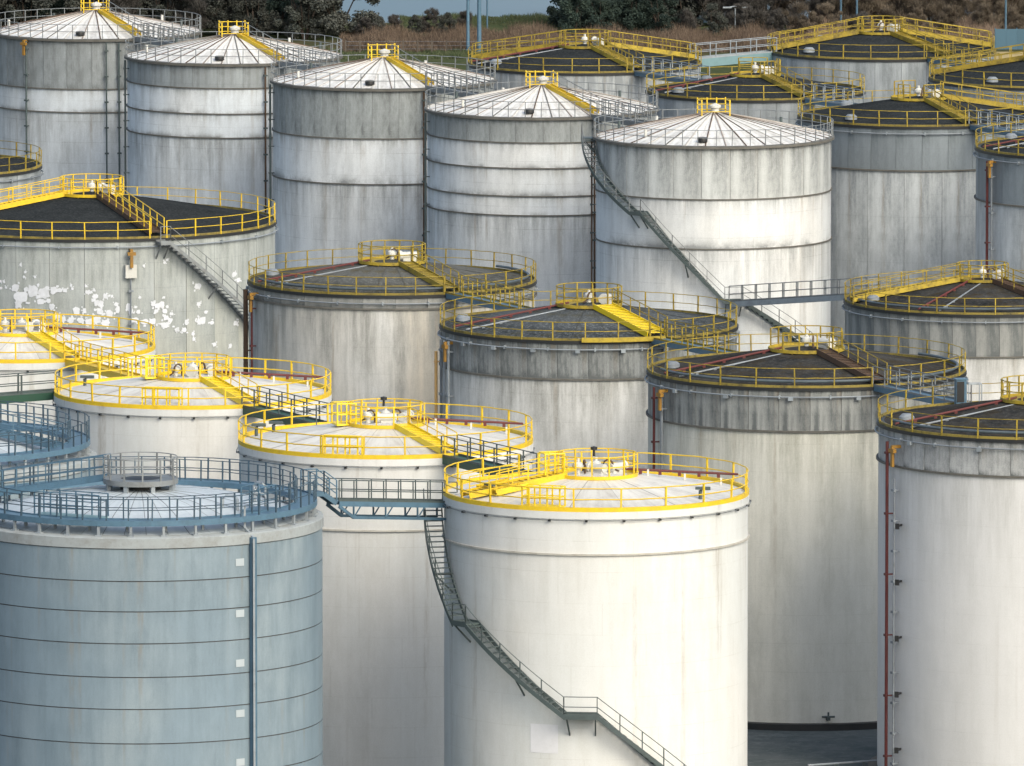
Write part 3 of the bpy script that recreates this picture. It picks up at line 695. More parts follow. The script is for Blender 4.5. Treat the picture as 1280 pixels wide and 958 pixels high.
# the dark group at the back
KM = shell_mat('back_shell_paint', (.36, .39, .41), (.17, .19, .20), .5, .3, .2, 21, .16, .5, .1)
KU = shell_mat('back_upper_paint', (.22, .25, .27), (.10, .12, .13), .5, .3, .2, 22, .2, .5, .1)
K2 = shell_mat('back_pale_paint', (.58, .61, .62), (.24, .26, .27), .5, .3, .1, 23, .1, .5, .1)
dark_tank('k18', 'black-roofed tank with a long double yellow handrail at top centre, behind the white domes', [], 8, [K2], 'roof_black', 1.9, .17, panel_w=[2.0], pipe=-172, stair=-63, walks=(18, 165), rail_sp=2.0, ringpipe=False, hub_arcs=((0, 360),))
dark_tank('k19', 'low black-roofed tank with yellow hub cages right behind the nearest white dome', [], 9, [KM], 'roof_black', 1.8, .17, panel_w=[2.0], pipe=-160, stair=-63, rail_sp=1.9, ringpipe=False, hub_arcs=((60, 130), (-130, -40), (-20, 30)))
dark_tank('k20', 'farthest black-roofed tank at upper right with a long yellow walkway over its roof', [], 10, [KM], 'roof_black', 1.8, .18, panel_w=[1.9], stair=-55, walks=(-168, 10), rail_sp=2.0, ringpipe=False)
dark_tank('k21', 'blue-grey tank with black roof just right of the nearest white dome', [214], 11, [KU, K2], 'roof_black', 1.9, .17, panel_w=[1.8, 2.6], pipe=None, stair=-66, walks=(12,), rail_sp=1.95, hub_arcs=((95, 150), (-80, -30), (-140, -110)))
dark_tank('k22', 'black-roofed tank cut by the right edge near the top corner', [], 12, [KM], 'roof_black', 1.8, .18, panel_w=[2.0], stair=-65, walks=(170,), rail_sp=2.0)
t = dark_tank('k23', 'grey tank with a red pipe at the right edge, only its left side showing', [262], 13, [KU, K2], 'roof_black', 1.8, .16, panel_w=[2.0, None], pipe=-165, stair=-65, rail_sp=1.9)
vert_pipe(t.e, t, az_px(t, 1237), .4, 18, M['red'], .09, .35, 2.4); vert_pipe(t.e, t, az_px(t, 1241), .4, 17.6, M['pipe_grey'], .06, .3, 2.4); bracket(t, 1241, 18)
dark_tank('k24', 'black-roofed tank peeping in at the left edge above the paint-patched tank', [], 14, [KM], 'roof_black', 1.8, .14, panel_w=[2.0], stair=-65, rail_sp=1.9)

# ================================================================== WHITE DOMES AT THE BACK
def dome_tank(key, label, cuts, seed, up, low, pipes=(), stair=None, la=.3):
    t = base_tank(key, label); foundation(t); e = t.e; R, H = t.R, t.H
    mu = shell_mat(key+'_upper_paint', up, (.13, .14, .14), .60, .45, .25, seed, .10, .5, .1)
    ml = shell_mat(key+'_lower_paint', low, (.25, .26, .26), la, .6, 1.1, seed+1, .04, .5, .2, tint=(low[0]*.93, low[1]*.97, low[2]*1.02))
    courses(t, cuts, [mu, ml], M['grime'], panel_w=[1.9, None], out=.09, rh=.085)
    MB().lathe([(R-.2, H-.14), (R+.22, H-.14), (R+.22, H+.02), (R-.2, H+.08)], 128, close=True, smooth=False).obj('rim_angle', M['grime'], e)
    zr = .205*R
    roof_cone(e, R+.02, H+.04, zr, M['roof_white'], bulge=.05, sectors=36, rib=.075)
    ring_rail(e, R+.12, H+.05, M['rail_grey'], 1.15, 1.05, 0, pw=.05, tr=.024)
    hz = H+zr-.25
    d = MB().box((0, 0, 0), (2.0, 2.0, .12)).obj('hub_platform', M['yellow'], e, (0, 0, hz), (0, 0, R_(8)))
    m = MB()
    for z in (.35, .7, 1.05): m.tube([(-.95, .95, z), (-.95, -.95, z)], .03, 5); m.tube([(.95, -.95, z), (.95, .95, z)], .03, 5); m.tube([(-.95, .95, z), (.95, .95, z)], .03, 5)
    m.tube([(-.95, -.95, .35), (.95, -.95, .35)], .03, 5)
    m.obj('hub_railing', M['yellow'], d)
    pm = post_mesh(1.15, .08, M['yellow'])
    for x in (-.95, -.3, .35, .95):
        for y in (-.95, .95):
            if y < 0 and abs(x) < .5: continue
            put('post', pm, d, (x, y, 0))
    m = MB().lathe([(.02, 0), (.28, 0), (.28, .45), (.4, .5), (.4, .65), (.02, .8)], 12); m.obj('vent_cap', M['white'], d, (.1, 0, .06))
    # manhole near the front rim
    MB().lathe([(.02, .30), (.30, .28), (.34, .2), (.34, 0)], 16).obj('manhole', M['black'], e, pol(R*.90, -97, H+zr*.1+.12))
    if stair is not None:
        radial_walk(e, stair, 1.0, H+zr*.87, R-.1, H+.15, M['yellow'], .42, rails=(1,), rmat=M['rail_grey'])
    for k, a in enumerate((200, 140, 60, 20, 100)):
        MB().lathe([(.02, .5), (.1, .5), (.1, 0)], 8).obj('vent_pipe', M['dark_steel' if k % 2 else 'white'], e, pol(R*.83, a+seed*11, H+zr*.17+.1))
    for px, mt, r in pipes: vert_pipe(e, t, az_px(t, px), .4, 18.3, M[mt], r, .28, 1.9, bmat=M['dark_steel'])
    return t
UPG = (.36, .37, .36); LOWG = (.6, .6, .6)
t = dome_tank('d13', 'leftmost of the white-domed tanks, at the top left corner', [112, 141], 31, (.33, .36, .37), (.70, .72, .72), ((40, 'dark_steel', .07), (137, 'dark_steel', .06), (152, 'dark_steel', .07)), az_to('d13', 'd14'))
bracket(t, 39, 18.3)
dome_tank('d14', 'second white-domed tank from the left, two dark rings low on a light shell', [111, 143, 173], 32, (.32, .35, .36), (.72, .74, .74), ((162, 'dark_steel', .07), (333, 'rust', .07)), az_to('d14', 'd15'))
dome_tank('d15', 'middle white-domed tank with a deep dark top band', [174, 231], 33, (.36, .39, .39), (.74, .75, .74), ((343, 'dark_steel', .08), (529, 'rust', .07)), az_to('d15', 'd16'))
dome_tank('d16', 'white-domed tank fourth from the left, four rings round its streaked shell', [179, 211, 246, 270], 34, (.34, .365, .365), (.72, .73, .72), ((537, 'dark_steel', .08), (740, 'rust', .07)), az_to('d16', 'd17'))
t = dome_tank('d17', 'white-domed tank nearest of its row, a grey stair running down across its front', [250, 312], 35, (.54, .56, .55), (.72, .72, .70), ((742, 'rust', .06),), None, la=.22)
RS = t.R+.5
a1, z1 = az_px(t, 797), z_px(t, 797, 266, RS); a2, z2 = az_px(t, 902), z_px(t, 905, 377, RS)
spiral(t.e, t, [('landing', -186, -178, 18.35), ('stair', -178, 18.3, a1, z1), ('landing', a1, a1+6, z1), ('stair', a1+6, z1, a2, z2), ('landing', a2, a2+8, z2), ('stair', a2+8, z2, a2+75, z2-6.4)], .85, M['dark_steel'], M['rail_grey'])
t17_land = Vector((t.x, t.y, 0))+pol(t.R+.6, a2+5, z2)

# ================================================================== BLUE TANKS WITH RAISED WALKWAYS
def blue_tank(key, label, cuts, seed, deck_y=None):
    t = base_tank(key, label); foundation(t); e = t.e; R, H = t.R, t.H
    sm = shell_mat(key+'_shell_paint', (.265, .32, .35), (.14, .19, .225), .45, .18, .05, seed, .05, .9, .0, .45, tint=(.195, .26, .31))
    zs = [H-.52]+[zy(t, y) for y in cuts]
    while zs[-1] > 2.2: zs.append(zs[-1]-1.62)
    zs.append(Z0)
    cyl(e, 'shell_lining', R-.06, Z0, H-.3, M['joint'], 96)
    for i in range(len(zs)-1):
        MB().lathe([(R-.05, zs[i+1]+.055), (R+.004*(i % 2), zs[i+1]+.055), (R+.004*(i % 2), zs[i]), (R-.05, zs[i])], 144, smooth=True).obj('shell_course', sm, e)
    MB().lathe([(R, H-.5), (R+.06, H-.47), (R+.06, H), (R-.02, H+.06), (R-1.3, H+.10), (R-1.3, H-.1)], 128, smooth=False).obj('rim_curb', M['curb'], e)
    zr = .155*R
    roof_cone(e, R-.5, H+.02, zr, M['roof_pale_blue'], bulge=.25, sectors=48, gap=.012)
    dz = .78; r0, r1 = R-1.25, R-.3
    MB().lathe([(r0, H+dz-.05), (r1, H+dz-.05), (r1, H+dz), (r0, H+dz)], 96, close=True, smooth=False).obj('ring_walkway', M['steel_blue'], e)
    MB().lathe([(r1, H+dz-.22), (r1+.05, H+dz-.22), (r1+.05, H+dz+.06), (r1, H+dz+.06)], 96, close=True, smooth=False).lathe([(r0-.05, H+dz-.22), (r0, H+dz-.22), (r0, H+dz+.06), (r0-.05, H+dz+.06)], 96, close=True, smooth=False).obj('walkway_beam', M['steel_blue'], e)
    sup = MB().box((0, 0, (dz-.2)/2), (.12, .12, dz-.2)).box((0, 0, .03), (.3, .3, .06)).mesh('walkway_support', M['galv'])
    for i in range(34): a = i*360/34+4; put('walkway_support', sup, e, pol(r1-.05, a, H+.07), (0, 0, R_(a)))
    for i in range(26): a = i*360/26+4; put('walkway_support', sup, e, pol(r0+.05, a, H+.09), (0, 0, R_(a)))
    ring_rail(e, r1, H+dz, M['rail_blue'], 1.15, 1.1, 0, pw=.07, tr=.024)
    ring_rail(e, r0, H+dz, M['rail_blue'], 1.15, 1.1, 0, pw=.065, tr=.022)
    # hub
    hz = H+zr+.45; rh = 1.8
    d = MB().lathe([(1.0, -.08), (rh, -.08), (rh, .04), (1.0, .04)], 36, close=True, smooth=False).lathe([(rh, -.2), (rh+.04, -.2), (rh+.04, .06), (rh, .06)], 36, close=True).obj('hub_platform', M['rail_grey'], e, (0, 0, hz))
    MB().lathe([(.02, .12), (.5, .1), (.95, .02), (1.0, -.12), (1.0, -.5)], 28).obj('hub_cover', M['black'], d)
    for i in range(8): a = i*45+22; MB().box((0, 0, -.45), (.2, .2, .8)).obj('hub_leg', M['galv'], d, pol(rh-.12, a, 0), (0, 0, R_(a)))
    m = MB()
    for z in (1.1, .75, .38): m.tube(arc_pts(rh-.02, 0, 360, z, 8)[:-1], .026, 5, closed=True)
    m.obj('hub_railing', M['rail_grey'], d); pm = post_mesh(1.1, .07, M['rail_grey'])
    for i in range(12): put('post', pm, d, pol(rh-.02, i*30+5, 0), (0, 0, R_(i*30+5)))
    return t, dz, r0, r1, hz, rh
BL = [728, 766, 806, 848, 888, 931]
t, dz, r0, r1, hz, rh = blue_tank('blue', 'blue-grey banded tank at lower left with a ring walkway on its roof', BL, 41)
e = t.e; H = t.H
def walk_at(e, a, ra, za, rb, zb, w=.9):
    radial_walk(e, a, ra, za, rb, zb, M['steel_blue'], w, rails=(1, -1), rise=0, name='radial_walkway', h=1.1)
walk_at(e, 158, rh, hz, r0, H+dz)
# inner service platform at the left, stepped frame at the right
for (a, w_, dd) in ((-118, 3.6, .9), (-30, 1.6, 1.0)):
    m = MB().box((0, 0, 0), (w_, dd, .14)); o = m.obj('service_platform', M['teal' if a < -100 else 'steel_blue'], e, pol(r0-.9, a, H+dz-.05), (0, 0, R_(a+90)))
    for k in (-1, 1): line_rail(o, (-w_/2, k*dd/2, .07), (w_/2, k*dd/2, .07), M['steel_blue'], .9, 1.1, mids=(.36, .68))
    for x in (-w_/2+.1, w_/2-.1):
        for y in (-.35, .35): MB().box((0, 0, -.45), (.1, .1, .8)).obj('platform_leg', M['galv'], o, (x, y, 0))
for px, r_, a in ((0, 6.0, -25), (0, 5.2, -38), (0, 6.3, 15), (0, 5.6, -5)):
    m = MB().tube([(0, 0, 0), (0, 0, .9), (.15, 0, 1.05), (.6, 0, 1.05), (.75, 0, .9), (.75, 0, .1)], .08, 8).lathe([(.02, .12), (.25, .12), (.25, 0)], 12); m.obj('roof_vent_pipe', M['galv'], e, pol(r_, a, H+.35), (0, 0, a))
# square down pipe with white tags beside it
a = az_px(t, 318)
m = MB(); p = pol(t.R+.16, a, 0)
m.bar(pol(t.R+.16, a, .4), pol(t.R+.16, a, H-.15), .30, .2, up=(math.cos(R_(a)), math.sin(R_(a)), 0)); m.obj('down_pipe', M['steel_blue'], e)
m = MB(); m.bar(pol(t.R+.33, a-.5, .4), pol(t.R+.33, a-.5, H-.2), .14, .1); m.bar(pol(t.R+.2, a, H-.2), pol(t.R-.5, a, H+.25), .12); m.bar(pol(t.R-.5, a, H+.2), pol(t.R-.5, a, H+1.3), .1); m.obj('conduit', M['galv'], e)
tg = MB(); da = math.degrees(.24/t.R); tg.lathe([(t.R+.03, -.18), (t.R+.03, .18)], 2, -da, da); tgm = tg.mesh('white_tag', M['tag'])
aa = az_px(t, 304)
for y in (703, 767, 829, 892, 953): put('white_tag', tgm, e, (0, 0, z_px(t, 304, y)), (0, 0, R_(aa)))
tb = t
t, dz2, r0b, r1b, hz2, rh2 = blue_tank('blue25', 'blue-railed tank cut by the left edge, only a curve of its roof walkway showing', [640, 700], 42)
walk_at(t.e, -20, rh2, hz2, r0b, t.H+dz2)

# ================================================================== BRIDGES
def rim(k, to=None, a=None, extra=0, dz=.12):
    t = T[k]; a = az_to(k, to) if to else a
    return Vector((t.x, t.y, t.H+dz))+pol(t.R+extra, a, 0)
def link(a, b, label, deck, rail, **kw): return bridge(rim(a, b, extra=-.1), rim(b, a, extra=-.1), label, M[deck], M[rail], **kw)
BG = 'footbridges linking the tank roofs'
link('w4', 'w3', 'green-decked footbridge between the two upper white tanks behind the blue tank', 'green', 'dark_steel', spacing=1.6, beam=.4, group=BG, thick_posts=.06)
link('w3', 'front', 'green-decked footbridge leading onto the back of the front white tank', 'green', 'dark_steel', spacing=1.6, beam=.4, group=BG, thick_posts=.06)
link('w5', 'w4', 'yellow footbridge from the leftmost yellow-railed white tank', 'yellow', 'yellow', spacing=1.5, group=BG, thick_posts=.08)
p0 = rim('w4', a=176, extra=-.1); p1 = at_y(-70, 497, p0.y-1.5); p1.z = p0.z-.3
b = bridge(p0, p1, 'green footbridge running off the left edge above the blue railings', M['green'], M['dark_steel'], spacing=2.2, beam=.4, group=BG, thick_posts=.09)
m = MB()
for y in (-.45, .45): m.bar(((p1-p0).length-.3, y, 0), ((p1-p0).length-.3, y, -p0.z+.1), .2)
m.obj('support_leg', M['green'], b)
link('g8', 'g9', 'steel-blue footbridge from the mossy brown roof to the slate roof', 'steel_blue', 'yellow_old', group=BG)
link('g9', 'g10', 'steel-blue footbridge from the yellow-staired roof to the charcoal roof', 'steel_blue', 'yellow_old', group=BG)
link('g10', 'g11', 'steel-blue footbridge at lower right between two charcoal roofs', 'steel_blue', 'rail_grey', group=BG)
for a, b, nm in (('d13', 'd14', 'first and second'), ('d14', 'd15', 'second and third'), ('d15', 'd16', 'third and fourth'), ('d16', 'd17', 'fourth and fifth')):
    link(a, b, 'grey footbridge between the %s white domes from the left' % nm, 'rail_grey', 'rail_grey', group=BG, spacing=.9)
link('k18', 'k19', 'steel footbridge from the top-centre black roof towards the hub cages', 'steel_blue', 'galv', group=BG)
link('k19', 'k21', 'steel footbridge behind the nearest white dome, between two black roofs', 'steel_blue', 'galv', group=BG)
link('k21', 'k23', 'steel footbridge from the blue-grey tank to the tank at the right edge', 'steel_blue', 'galv', group=BG)
link('k20', 'k22', 'steel footbridge between the two black roofs at the upper right', 'steel_blue', 'yellow_old', group=BG)
p0 = rim('k20', a=-168, extra=-.2, dz=.1); p1 = at_y(866, 74, p0.y-3)
bridge(p1, p0, 'teal-fronted footbridge with thin rails before the reddish scrub', M['teal'], M['galv'], beam=.6, group=BG, spacing=1.6)
# level grey bridge from the stair landing on the domed tank
bridge(t17_land, rim('g12', a=140, extra=.0, dz=-.1), 'long level grey footbridge from the stair landing to the brownish roof', M['galv'], M['rail_grey'], beam=.35, spacing=1.6, group=BG, width=1.0)
# trussed bridge from the blue tank to the front tank
tw = T['blue']; pa = Vector((tw.x, tw.y, tw.H+dz))+pol(r1, 22, 0); pb = pa+Vector((.95, .3, -.05)); tf = T['front']
pe = Vector((tf.x-tf.R+.35, tf.y-.4, 18.35)); pe.z = 18.12; pc = pb.lerp(pe, .07); pc.z = 18.78
bridge(pc, pe, 'blue-grey trussed footbridge from the blue tank to the stair of the front tank', M['steel_blue'], M['dark_steel'], beam=.25, spacing=.9, truss=.8, group=BG, width=1.0, thick_posts=.045)
b = thing('access_steps', 'short blue-grey steps at the blue tank end of the trussed footbridge', 'steps', pa, math.atan2((pc-pa).y, (pc-pa).x))
Lh = math.hypot((pc-pa).x, (pc-pa).y); fl = Lh*.55; dzz = pc.z-pa.z
m = MB()
for k in (-1, 1): m.bar((0, k*.45, -.1), (fl, k*.45, -.1), .06, .22); m.bar((fl, k*.45, -.1), (Lh, k*.45, dzz-.1), .06, .24)
m.box((fl/2, 0, -.03), (fl, .85, .04)); m.obj('stringer', M['steel_blue'], b)
for i in range(5): MB().box((0, 0, 0), (.22, .84, .04)).obj('tread', M['dark_steel'], b, (fl+(Lh-fl)*(i+.5)/5, 0, dzz*(i+.5)/5))
for k in (-1, 1):
    line_rail(b, (0, k*.45, 0), (fl, k*.45, 0), M['steel_blue'], .8, 1.05, mids=(.36, .68)); line_rail(b, (fl, k*.45, 0), (Lh, k*.45, dzz), M['steel_blue'], 1.2, 1.05, mids=(.36, .68))
# small cabinet at the end of the lower right bridge
q = Vector((T['g11'].x, T['g11'].y, T['g11'].H+.1))+pol(T['g11'].R-.7, az_to('g11', 'g10')+4, 0)
b = thing('control_cabinet', 'small blue-grey cabinet with an open frame at the back rim of the right-edge tank', 'cabinet', q, .2)
MB().box((0, 0, .7), (.55, .5, 1.4)).box((0, 0, 1.42), (.65, .6, .06)).obj('case', M['steel_blue'], b)
MB().box((-.05, -.262, .75), (.4, .02, 1.1)).obj('door', M['black'], b)
m = MB()
for x in (.4, 1.1):
    for y in (-.25, .25): m.bar((x, y, 0), (x, y, 1.15), .05)
for z in (.1, 1.15): m.tube([(.4, -.25, z), (1.1, -.25, z), (1.1, .25, z), (.4, .25, z)], .03, 5, closed=True)
m.obj('frame', M['galv'], b)

# ================================================================== GROUND AND BACKGROUND
def sheet(name, x0, x1, y0, y1, z, mat, nx=1, ny=1, fn=None):
    mb = MB(); vs = []; fs = []
    for j in range(ny+1):
        for i in range(nx+1):
            x = x0+(x1-x0)*i/nx; y = y0+(y1-y0)*j/ny; vs.append((x, y, z+(fn(x, y) if fn else 0)))
    for j in range(ny):
        for i in range(nx): a = j*(nx+1)+i; fs.append((a, a+1, a+nx+2, a+nx+1))
    o = mb.add(vs, fs, True).obj(name, mat); o['kind'] = 'structure'; return o
earth = gravel('earth_and_grass', (.05, .055, .03), (.09, .075, .045), (.12, .11, .06), (.04, .07, .025), .8, .3)
slab = gravel('depot_concrete', (.075, .09, .09), (.11, .12, .12), (.17, .18, .18), None, .9, .3)
verge = gravel('grass_verge', (.045, .062, .03), (.07, .08, .04), (.11, .10, .06), None, .5, .4)
sandm = gravel('sandy_ground', (.36, .28, .14), (.42, .33, .17), (.28, .22, .10), None, .6, .4)
wm, nt_, bs_ = new_mat('grey_blue_water')
o_ = N(nt_, 'ShaderNodeTexCoord').outputs['Object']
nn = noise(nt_, o_, (.02, .008, 1), (0, 0, 0), 1.0, 3, .5)
nt_.links.new(mixc(nt_, mapr(nt_, nn, .4, .6), (.06, .105, .13), (.105, .14, .16)), bs_.inputs['Base Color']); bs_.inputs['Roughness'].default_value = .35
bump(nt_, bs_, noise(nt_, o_, (.5, 1.6, 1), (0, 0, 0), 1.0, 4, .6), .25, .1)
sheet('ground', -2500, 2500, -300, 5000, -.004, earth)
sheet('depot_slab', -160, 160, 430, 985, 0, slab)
Yv = 87.5*F/ (66+1126)
sheet('grass_verge', -30, 60, 1000, 1024, .008, verge)
sheet('path', at_z(1238, 70, 0).x, 140, 975, 1032, .012, sandm)
# water beyond the bank
wl = at_z(425, 30, 0).x; wr = at_z(735, 30, 0).x
sheet('water', -300, 300, 1064.5, 1900, .02, wm)
sheet('bank', -300, 300, 1044, 1064, .012, verge, 60, 8, lambda x, y: .25*math.sin((y-1044)/20*PI)+.1*math.sin(x*.4))

# trees ------------------------------------------------------------
def leaf_mat(name, a, b, c):
    m, nt, bs = new_mat(name)
    o = N(nt, 'ShaderNodeTexCoord').outputs['Object']; oi = N(nt, 'ShaderNodeObjectInfo')
    n1 = noise(nt, o, (1, 1, 1), (0, 0, 0), .6, 4, .7); n2 = noise(nt, o, (1, 1, 1), (5, 0, 0), 3.5, 2, .7)
    col = mixc(nt, mapr(nt, n1, .38, .62), a, b); col = mixc(nt, mapr(nt, n2, .5, .75), col, c)
    hs = N(nt, 'ShaderNodeHueSaturation'); nt.links.new(mapr(nt, oi.outputs['Random'], 0, 1, .7, 1.25), hs.inputs['Value']); nt.links.new(col, hs.inputs['Color'])
    nt.links.new(hs.outputs[0], bs.inputs['Base Color']); bs.inputs['Roughness'].default_value = .7; bs.inputs['Specular IOR Level'].default_value = .2
    return m
LM = {'green': leaf_mat('dark_evergreen_leaves', (.026, .044, .038), (.040, .060, .048), (.06, .078, .058)),  # tree colours lifted towards grey, distance haze painted into the leaves
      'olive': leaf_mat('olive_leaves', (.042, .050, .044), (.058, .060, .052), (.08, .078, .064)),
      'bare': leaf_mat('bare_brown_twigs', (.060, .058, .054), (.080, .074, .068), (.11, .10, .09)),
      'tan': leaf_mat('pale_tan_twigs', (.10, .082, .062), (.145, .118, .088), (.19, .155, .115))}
bark = paint('bark', (.06, .045, .035), .9, .2, (.03, .02, .015), .5)
def crown_mesh(kind, seed, rx, h, n):
    rg = random.Random(seed); mb = MB(); vs = []; fs = []
    clumps = []
    for _ in range(46):
        z = rg.uniform(.04, 1.0); k = math.sqrt(max(.02, 1-(z*1.0-.38)**2/.42)); a = rg.uniform(0, 2*PI); rr = rx*k*math.sqrt(rg.random())*rg.uniform(.7, 1.1)
        clumps.append((rr*math.cos(a), rr*math.sin(a), .3+z*h*rg.uniform(.85, 1.05), rg.uniform(.35, .85)))
    twig = kind in ('bare', 'tan')
    for i in range(n):
        cx, cy, cz, cr = clumps[rg.randrange(len(clumps))]
        d = Vector((rg.gauss(0, 1), rg.gauss(0, 1), rg.gauss(0, .8))).normalized()*cr*rg.uniform(.35, 1.1)
        p = Vector((cx, cy, max(.05, cz)))+d
        if p.z < .05: p.z = .05+rg.random()*.3
        if twig:
            u = (d.normalized()*.6+Vector((rg.gauss(0, .35), rg.gauss(0, .35), .6))).normalized()*rg.uniform(.2, .45); v = Vector((rg.gauss(0, 1), rg.gauss(0, 1), 0)).normalized()*rg.uniform(.01, .025)
        else:
            u = Vector((rg.gauss(0, 1), rg.gauss(0, 1), rg.gauss(0, 1))).normalized()*rg.uniform(.05, .12)
            v = u.cross(Vector((rg.gauss(0, 1), rg.gauss(0, 1), rg.gauss(0, 1)))).normalized()*rg.uniform(.04, .09)
        b = len(vs); vs += [p-u-v, p+u-v*.6, p+u+v*.6, p-u+v]; fs.append((b, b+1, b+2, b+3))
    mb.add(vs, fs); return mb.mesh('crown', LM[kind])
def trunk_mesh(seed, rx, h):
    rg = random.Random(seed); mb = MB()
    for s in range(5):
        a = rg.uniform(0, 2*PI); x, y = .25*math.cos(a), .25*math.sin(a); pts = [(x, y, 0)]; r = rg.uniform(.06, .12)
        for k in range(1, 6): pts.append((x+math.cos(a)*rx*.6*(k/5)**1.3+rg.uniform(-.15, .15), y+math.sin(a)*rx*.6*(k/5)**1.3+rg.uniform(-.15, .15), h*.9*k/5))
        for (p, q), rad in zip(zip(pts[:-1], pts[1:]), (1, .8, .6, .4, .25)): mb.tube([p, q], r*rad, 5)
    return mb.mesh('trunk', bark)
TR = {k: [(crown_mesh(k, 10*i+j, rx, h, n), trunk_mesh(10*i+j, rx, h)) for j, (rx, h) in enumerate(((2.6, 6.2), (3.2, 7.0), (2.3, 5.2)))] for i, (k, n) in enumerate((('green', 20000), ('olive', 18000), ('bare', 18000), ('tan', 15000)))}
NAMES = {'green': ('evergreen_tree', 'dense dark evergreen', 'tree', 'dark trees beyond the depot'),
         'olive': ('olive_tree', 'dull olive-green bushy tree', 'tree', 'olive trees beyond the depot'),
         'bare': ('bare_tree', 'bare brown bushy tree', 'tree', 'bare trees beyond the depot'),
         'tan': ('bare_shrub', 'pale tan leafless shrub', 'shrub', 'tan shrubs beyond the depot')}
MARKS = [(-20, 'beyond the left frame edge'), (30, 'left of the leftmost white dome'), (85, 'left of the first dome hub'), (150, 'right of the first dome hub'), (205, 'above the right rim of the first dome'), (255, 'left of the second dome hub'), (310, 'right of the second dome hub'),
         (365, 'above the right rim of the second dome'), (415, 'right of the second dome'), (455, 'left of the third dome hub'), (505, 'right of the third dome hub'), (560, 'left of the masts'), (600, 'at the masts'), (660, 'right of the masts'), (705, 'left of the top-centre hub'), (750, 'above the top-centre hub'),
         (800, 'above the double yellow handrail'), (850, 'above the end of the double handrail'), (880, 'left of the slim mast'), (920, 'at the street lamp'), (960, 'right of the street lamp'), (1000, 'above the long yellow walkway'), (1040, 'left of the twin right masts'), (1085, 'right of the twin right masts'),
         (1130, 'above the farthest black roof'), (1175, 'above the stair of the farthest roof'), (1220, 'above the right rim of the farthest roof'), (1262, 'at the pale right mast'), (1310, 'at the right frame edge')]
used_labels = set()
def tree(kind, px, py, s=1.0, row=0):
    p = at_z(px, py, 0); nm, lb, ct, gr = NAMES[kind]
    lb += ', %s row, %s' % (('nearest', 'middle', 'rear')[row], min(MARKS, key=lambda q: abs(q[0]-px))[1])
    if lb in used_labels: lb += ', right one'
    used_labels.add(lb)
    e = thing(nm, lb, ct, (p.x, p.y, 0), random.uniform(0, 6.28), gr); e.scale = (s*random.uniform(.9, 1.15), s*random.uniform(.9, 1.15), s*random.uniform(.85, 1.15))
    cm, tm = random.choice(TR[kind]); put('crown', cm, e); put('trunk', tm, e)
rt = random.Random(11)
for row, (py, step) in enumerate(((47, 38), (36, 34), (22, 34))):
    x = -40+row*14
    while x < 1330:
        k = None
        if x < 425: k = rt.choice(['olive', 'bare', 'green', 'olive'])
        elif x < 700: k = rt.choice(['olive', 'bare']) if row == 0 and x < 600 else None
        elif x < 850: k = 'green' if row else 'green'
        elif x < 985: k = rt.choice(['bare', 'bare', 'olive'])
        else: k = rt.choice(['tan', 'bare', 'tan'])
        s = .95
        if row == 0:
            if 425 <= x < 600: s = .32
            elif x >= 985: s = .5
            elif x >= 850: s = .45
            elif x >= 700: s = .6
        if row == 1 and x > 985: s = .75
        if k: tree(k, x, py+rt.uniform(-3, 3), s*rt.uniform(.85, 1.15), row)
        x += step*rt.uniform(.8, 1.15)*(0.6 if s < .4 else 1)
# reeds and dry grass
def reeds(name, label, x0, x1, y0, y1, n, hmin, hmax, cols, cat):
    mb = MB(); rg = random.Random(int(x0)+5); vs = []; fs = []
    for _ in range(n):
        p = at_z(rg.uniform(x0, x1), rg.uniform(y0, y1), 0); h = rg.uniform(hmin, hmax)*(.7+.3*math.sin(p.x*.9)+.25*math.sin(p.x*2.3+p.y))
        a = rg.uniform(0, PI); w = rg.uniform(.02, .05); l = Vector((rg.gauss(0, .22), rg.gauss(0, .22), 0)); b = len(vs)
        c = Vector((math.cos(a)*w, math.sin(a)*w, 0)); q = Vector((p.x, p.y, 0))
        vs += [q-c, q+c, q+l*h+Vector((0, 0, max(.15, h)))]; fs.append((b, b+1, b+2))
    mb.add(vs, fs); o = mb.obj(name, cols); o['kind'] = 'stuff'; o['label'] = label; o['category'] = cat
rd = leaf_mat('dry_reeds', (.13, .09, .065), (.19, .14, .10), (.25, .19, .14)); gr_ = leaf_mat('rough_grass', (.045, .07, .03), (.07, .085, .04), (.11, .105, .06))
reeds('reeds', 'reddish tan reeds and dry grass in a strip before the dark shrubs', 425, 1000, 43, 66, 60000, .7, 1.5, rd, 'reeds')
reeds('reeds', 'pale dry reeds on the bank at upper right', 985, 1300, 35, 56, 30000, .8, 1.6, rd, 'reeds')
reeds('grass', 'low green grass strip along the wooden post fence', 400, 720, 62, 74, 22000, .2, .5, gr_, 'grass')
reeds('grass', 'bright green grass on the water bank between the shrubs', 500, 740, 22, 36, 22000, .25, .6, gr_, 'grass')
# post and wire fence
f = thing('post_fence', 'wooden post and wire fence along the green strip by the reeds', 'fence', at_z(430, 67, 0))
base = Vector(f.location); wood = paint('fence_wood', (.10, .085, .07), .9, .3, (.05, .04, .03), .4); pm = MB().box((0, 0, .6), (.14, .14, 1.2)).mesh('fence_post', wood)
pts = []
for i in range(18): p = at_z(432+i*18, 67+.3*math.sin(i), 0); pts.append(p-base); put('fence_post', pm, f, p-base)
m = MB()
for z in (.4, .75, 1.1): m.tube([q+Vector((0, 0, z)) for q in pts], .012, 4)
m.obj('wire', M['galv'], f)
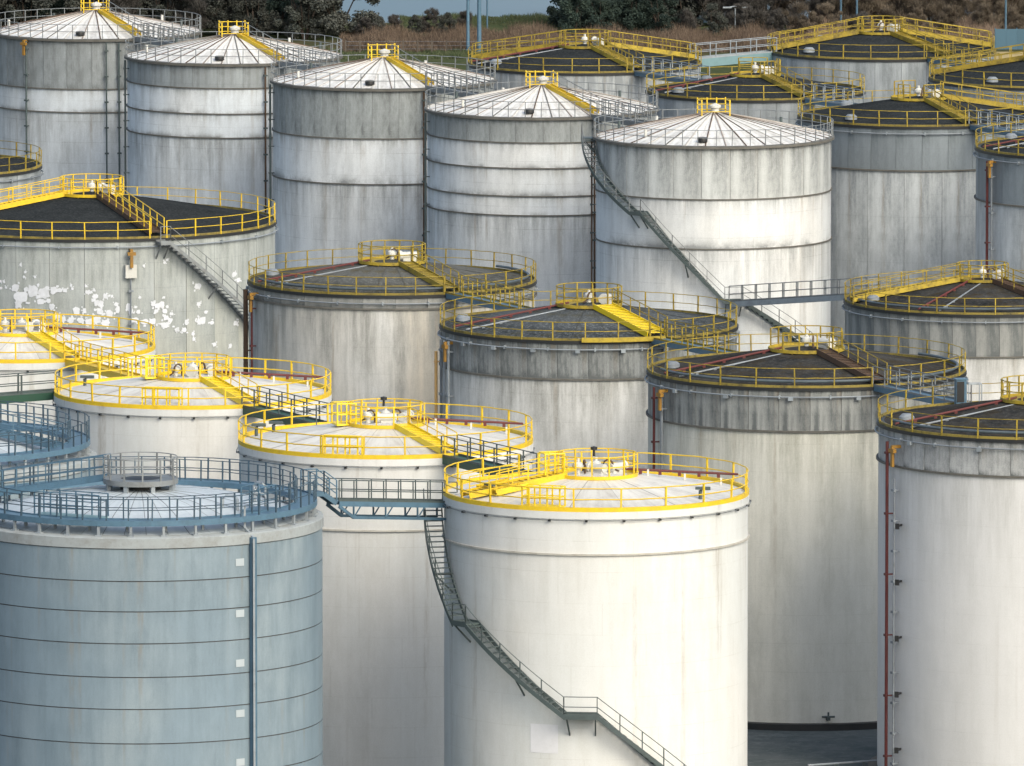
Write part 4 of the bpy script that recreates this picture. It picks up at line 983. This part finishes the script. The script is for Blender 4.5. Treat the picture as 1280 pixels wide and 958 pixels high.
# lamp masts
def mast(px, py, Y_h, label, r=.11, head=None):
    p = at_z(px, py, 0); e = thing('lamp_mast', label, 'mast', (p.x, p.y, 0), 0, 'tall masts behind the tanks')
    MB().lathe([(r*2.2, 0), (r*2.2, .25), (r*1.25, .3), (r, Y_h*.5), (r*.7, Y_h), (.01, Y_h+.02)], 10).obj('pole', M['steel_blue'], e)
    MB().box((0, 0, Y_h), (.9, .35, .14)).box((.3, 0, Y_h-.1), (.3, .3, .1)).obj('lamp_head', M['galv'], e)
mast(585, 66, 12, 'leftmost of three thin blue-grey masts rising before the water', .13)
mast(599, 66, 12, 'thickest of the three blue-grey masts rising before the water', .17)
mast(609, 40, 12, 'thin distant mast right of the pair, its foot on the bank', .07)
mast(63, 42, 12, 'left one of the twin masts behind the leftmost white dome', .13)
mast(68.5, 42, 12, 'right one of the twin masts behind the leftmost white dome', .13)
mast(897, 34, 12, 'slim mast just left of the low street lamp', .07)
mast(1051, 40, 12, 'left one of the two masts above the farthest black roof', .09)
mast(1071, 42, 12, 'right one of the two masts above the farthest black roof', .09)
mast(1257, 56, 12, 'pale mast before the tan shrubs at the top right corner', .09)
p = at_z(919, 45, 0); e = thing('street_lamp', 'low street lamp with a wide double head among the brown scrub', 'street lamp', (p.x, p.y, 0))
MB().tube([(0, 0, 0), (0, 0, 2.6)], .06, 8).obj('pole', M['galv'], e)
MB().tube([(-.9, 0, 2.65), (0, 0, 2.78), (.9, 0, 2.65)], .06, 6).box((-.75, 0, 2.68), (.8, .3, .12)).box((.75, 0, 2.68), (.8, .3, .12)).obj('lamp_head', M['galv'], e)
# blue boarded fence at the right edge
p = at_z(1244, 62, 0); e = thing('blue_fence', 'blue sheet fence beyond the sandy ground at the right edge', 'fence', (p.x, p.y, 0))
bf = paint('blue_sheet', (.055, .12, .17), .5, .2, (.06, .1, .13), .3); pmm = MB().box((.5, 0, .95), (.96, .05, 1.9)).mesh('sheet_panel', bf); pp = MB().box((0, .05, 1.0), (.1, .1, 2.0)).mesh('fence_post', M['steel_blue'])
for i in range(14): put('sheet_panel', pmm, e, (i*1.0, 0, 0)); put('fence_post', pp, e, (i*1.0, 0, 0))
# pipes on the slab at the foot of the charcoal-roofed tank
q0 = at_z(1010, 957, .35); q1 = at_z(1110, 950, .35)
e = thing('ground_pipe', 'grey pipe lying on the slab between the two right-hand tanks', 'pipe', (q0.x, q0.y, 0))
dv = q1-q0; MB().tube([(0, 0, .35), (dv.x, dv.y, .35)], .06, 8).obj('pipe_run', M['pipe_grey'], e)
MB().tube([(-1, -.1, .15), (dv.x, dv.y-1.2, .15)], .045, 8).obj('thin_pipe', M['pipe_grey'], e)
for k in (.02, .35, .7, .95): MB().box((0, 0, .15), (.14, .2, .34)).obj('pipe_saddle', M['orange' if k < .1 else 'dark_steel'], e, (dv.x*k, dv.y*k, 0))
t = T['g10']; aa = az_px(t, 1030)
put('drain_valve', MB().box((.25, 0, 0), (.5, .2, .2)).tube([(.4, -.35, .1), (.4, .35, .1)], .06, 6).tube([(.4, 0, 0), (.4, 0, .35)], .05, 6).mesh('drain_valve', M['dark_steel']), t.e, pol(t.R, aa, .65), (0, 0, R_(aa)))
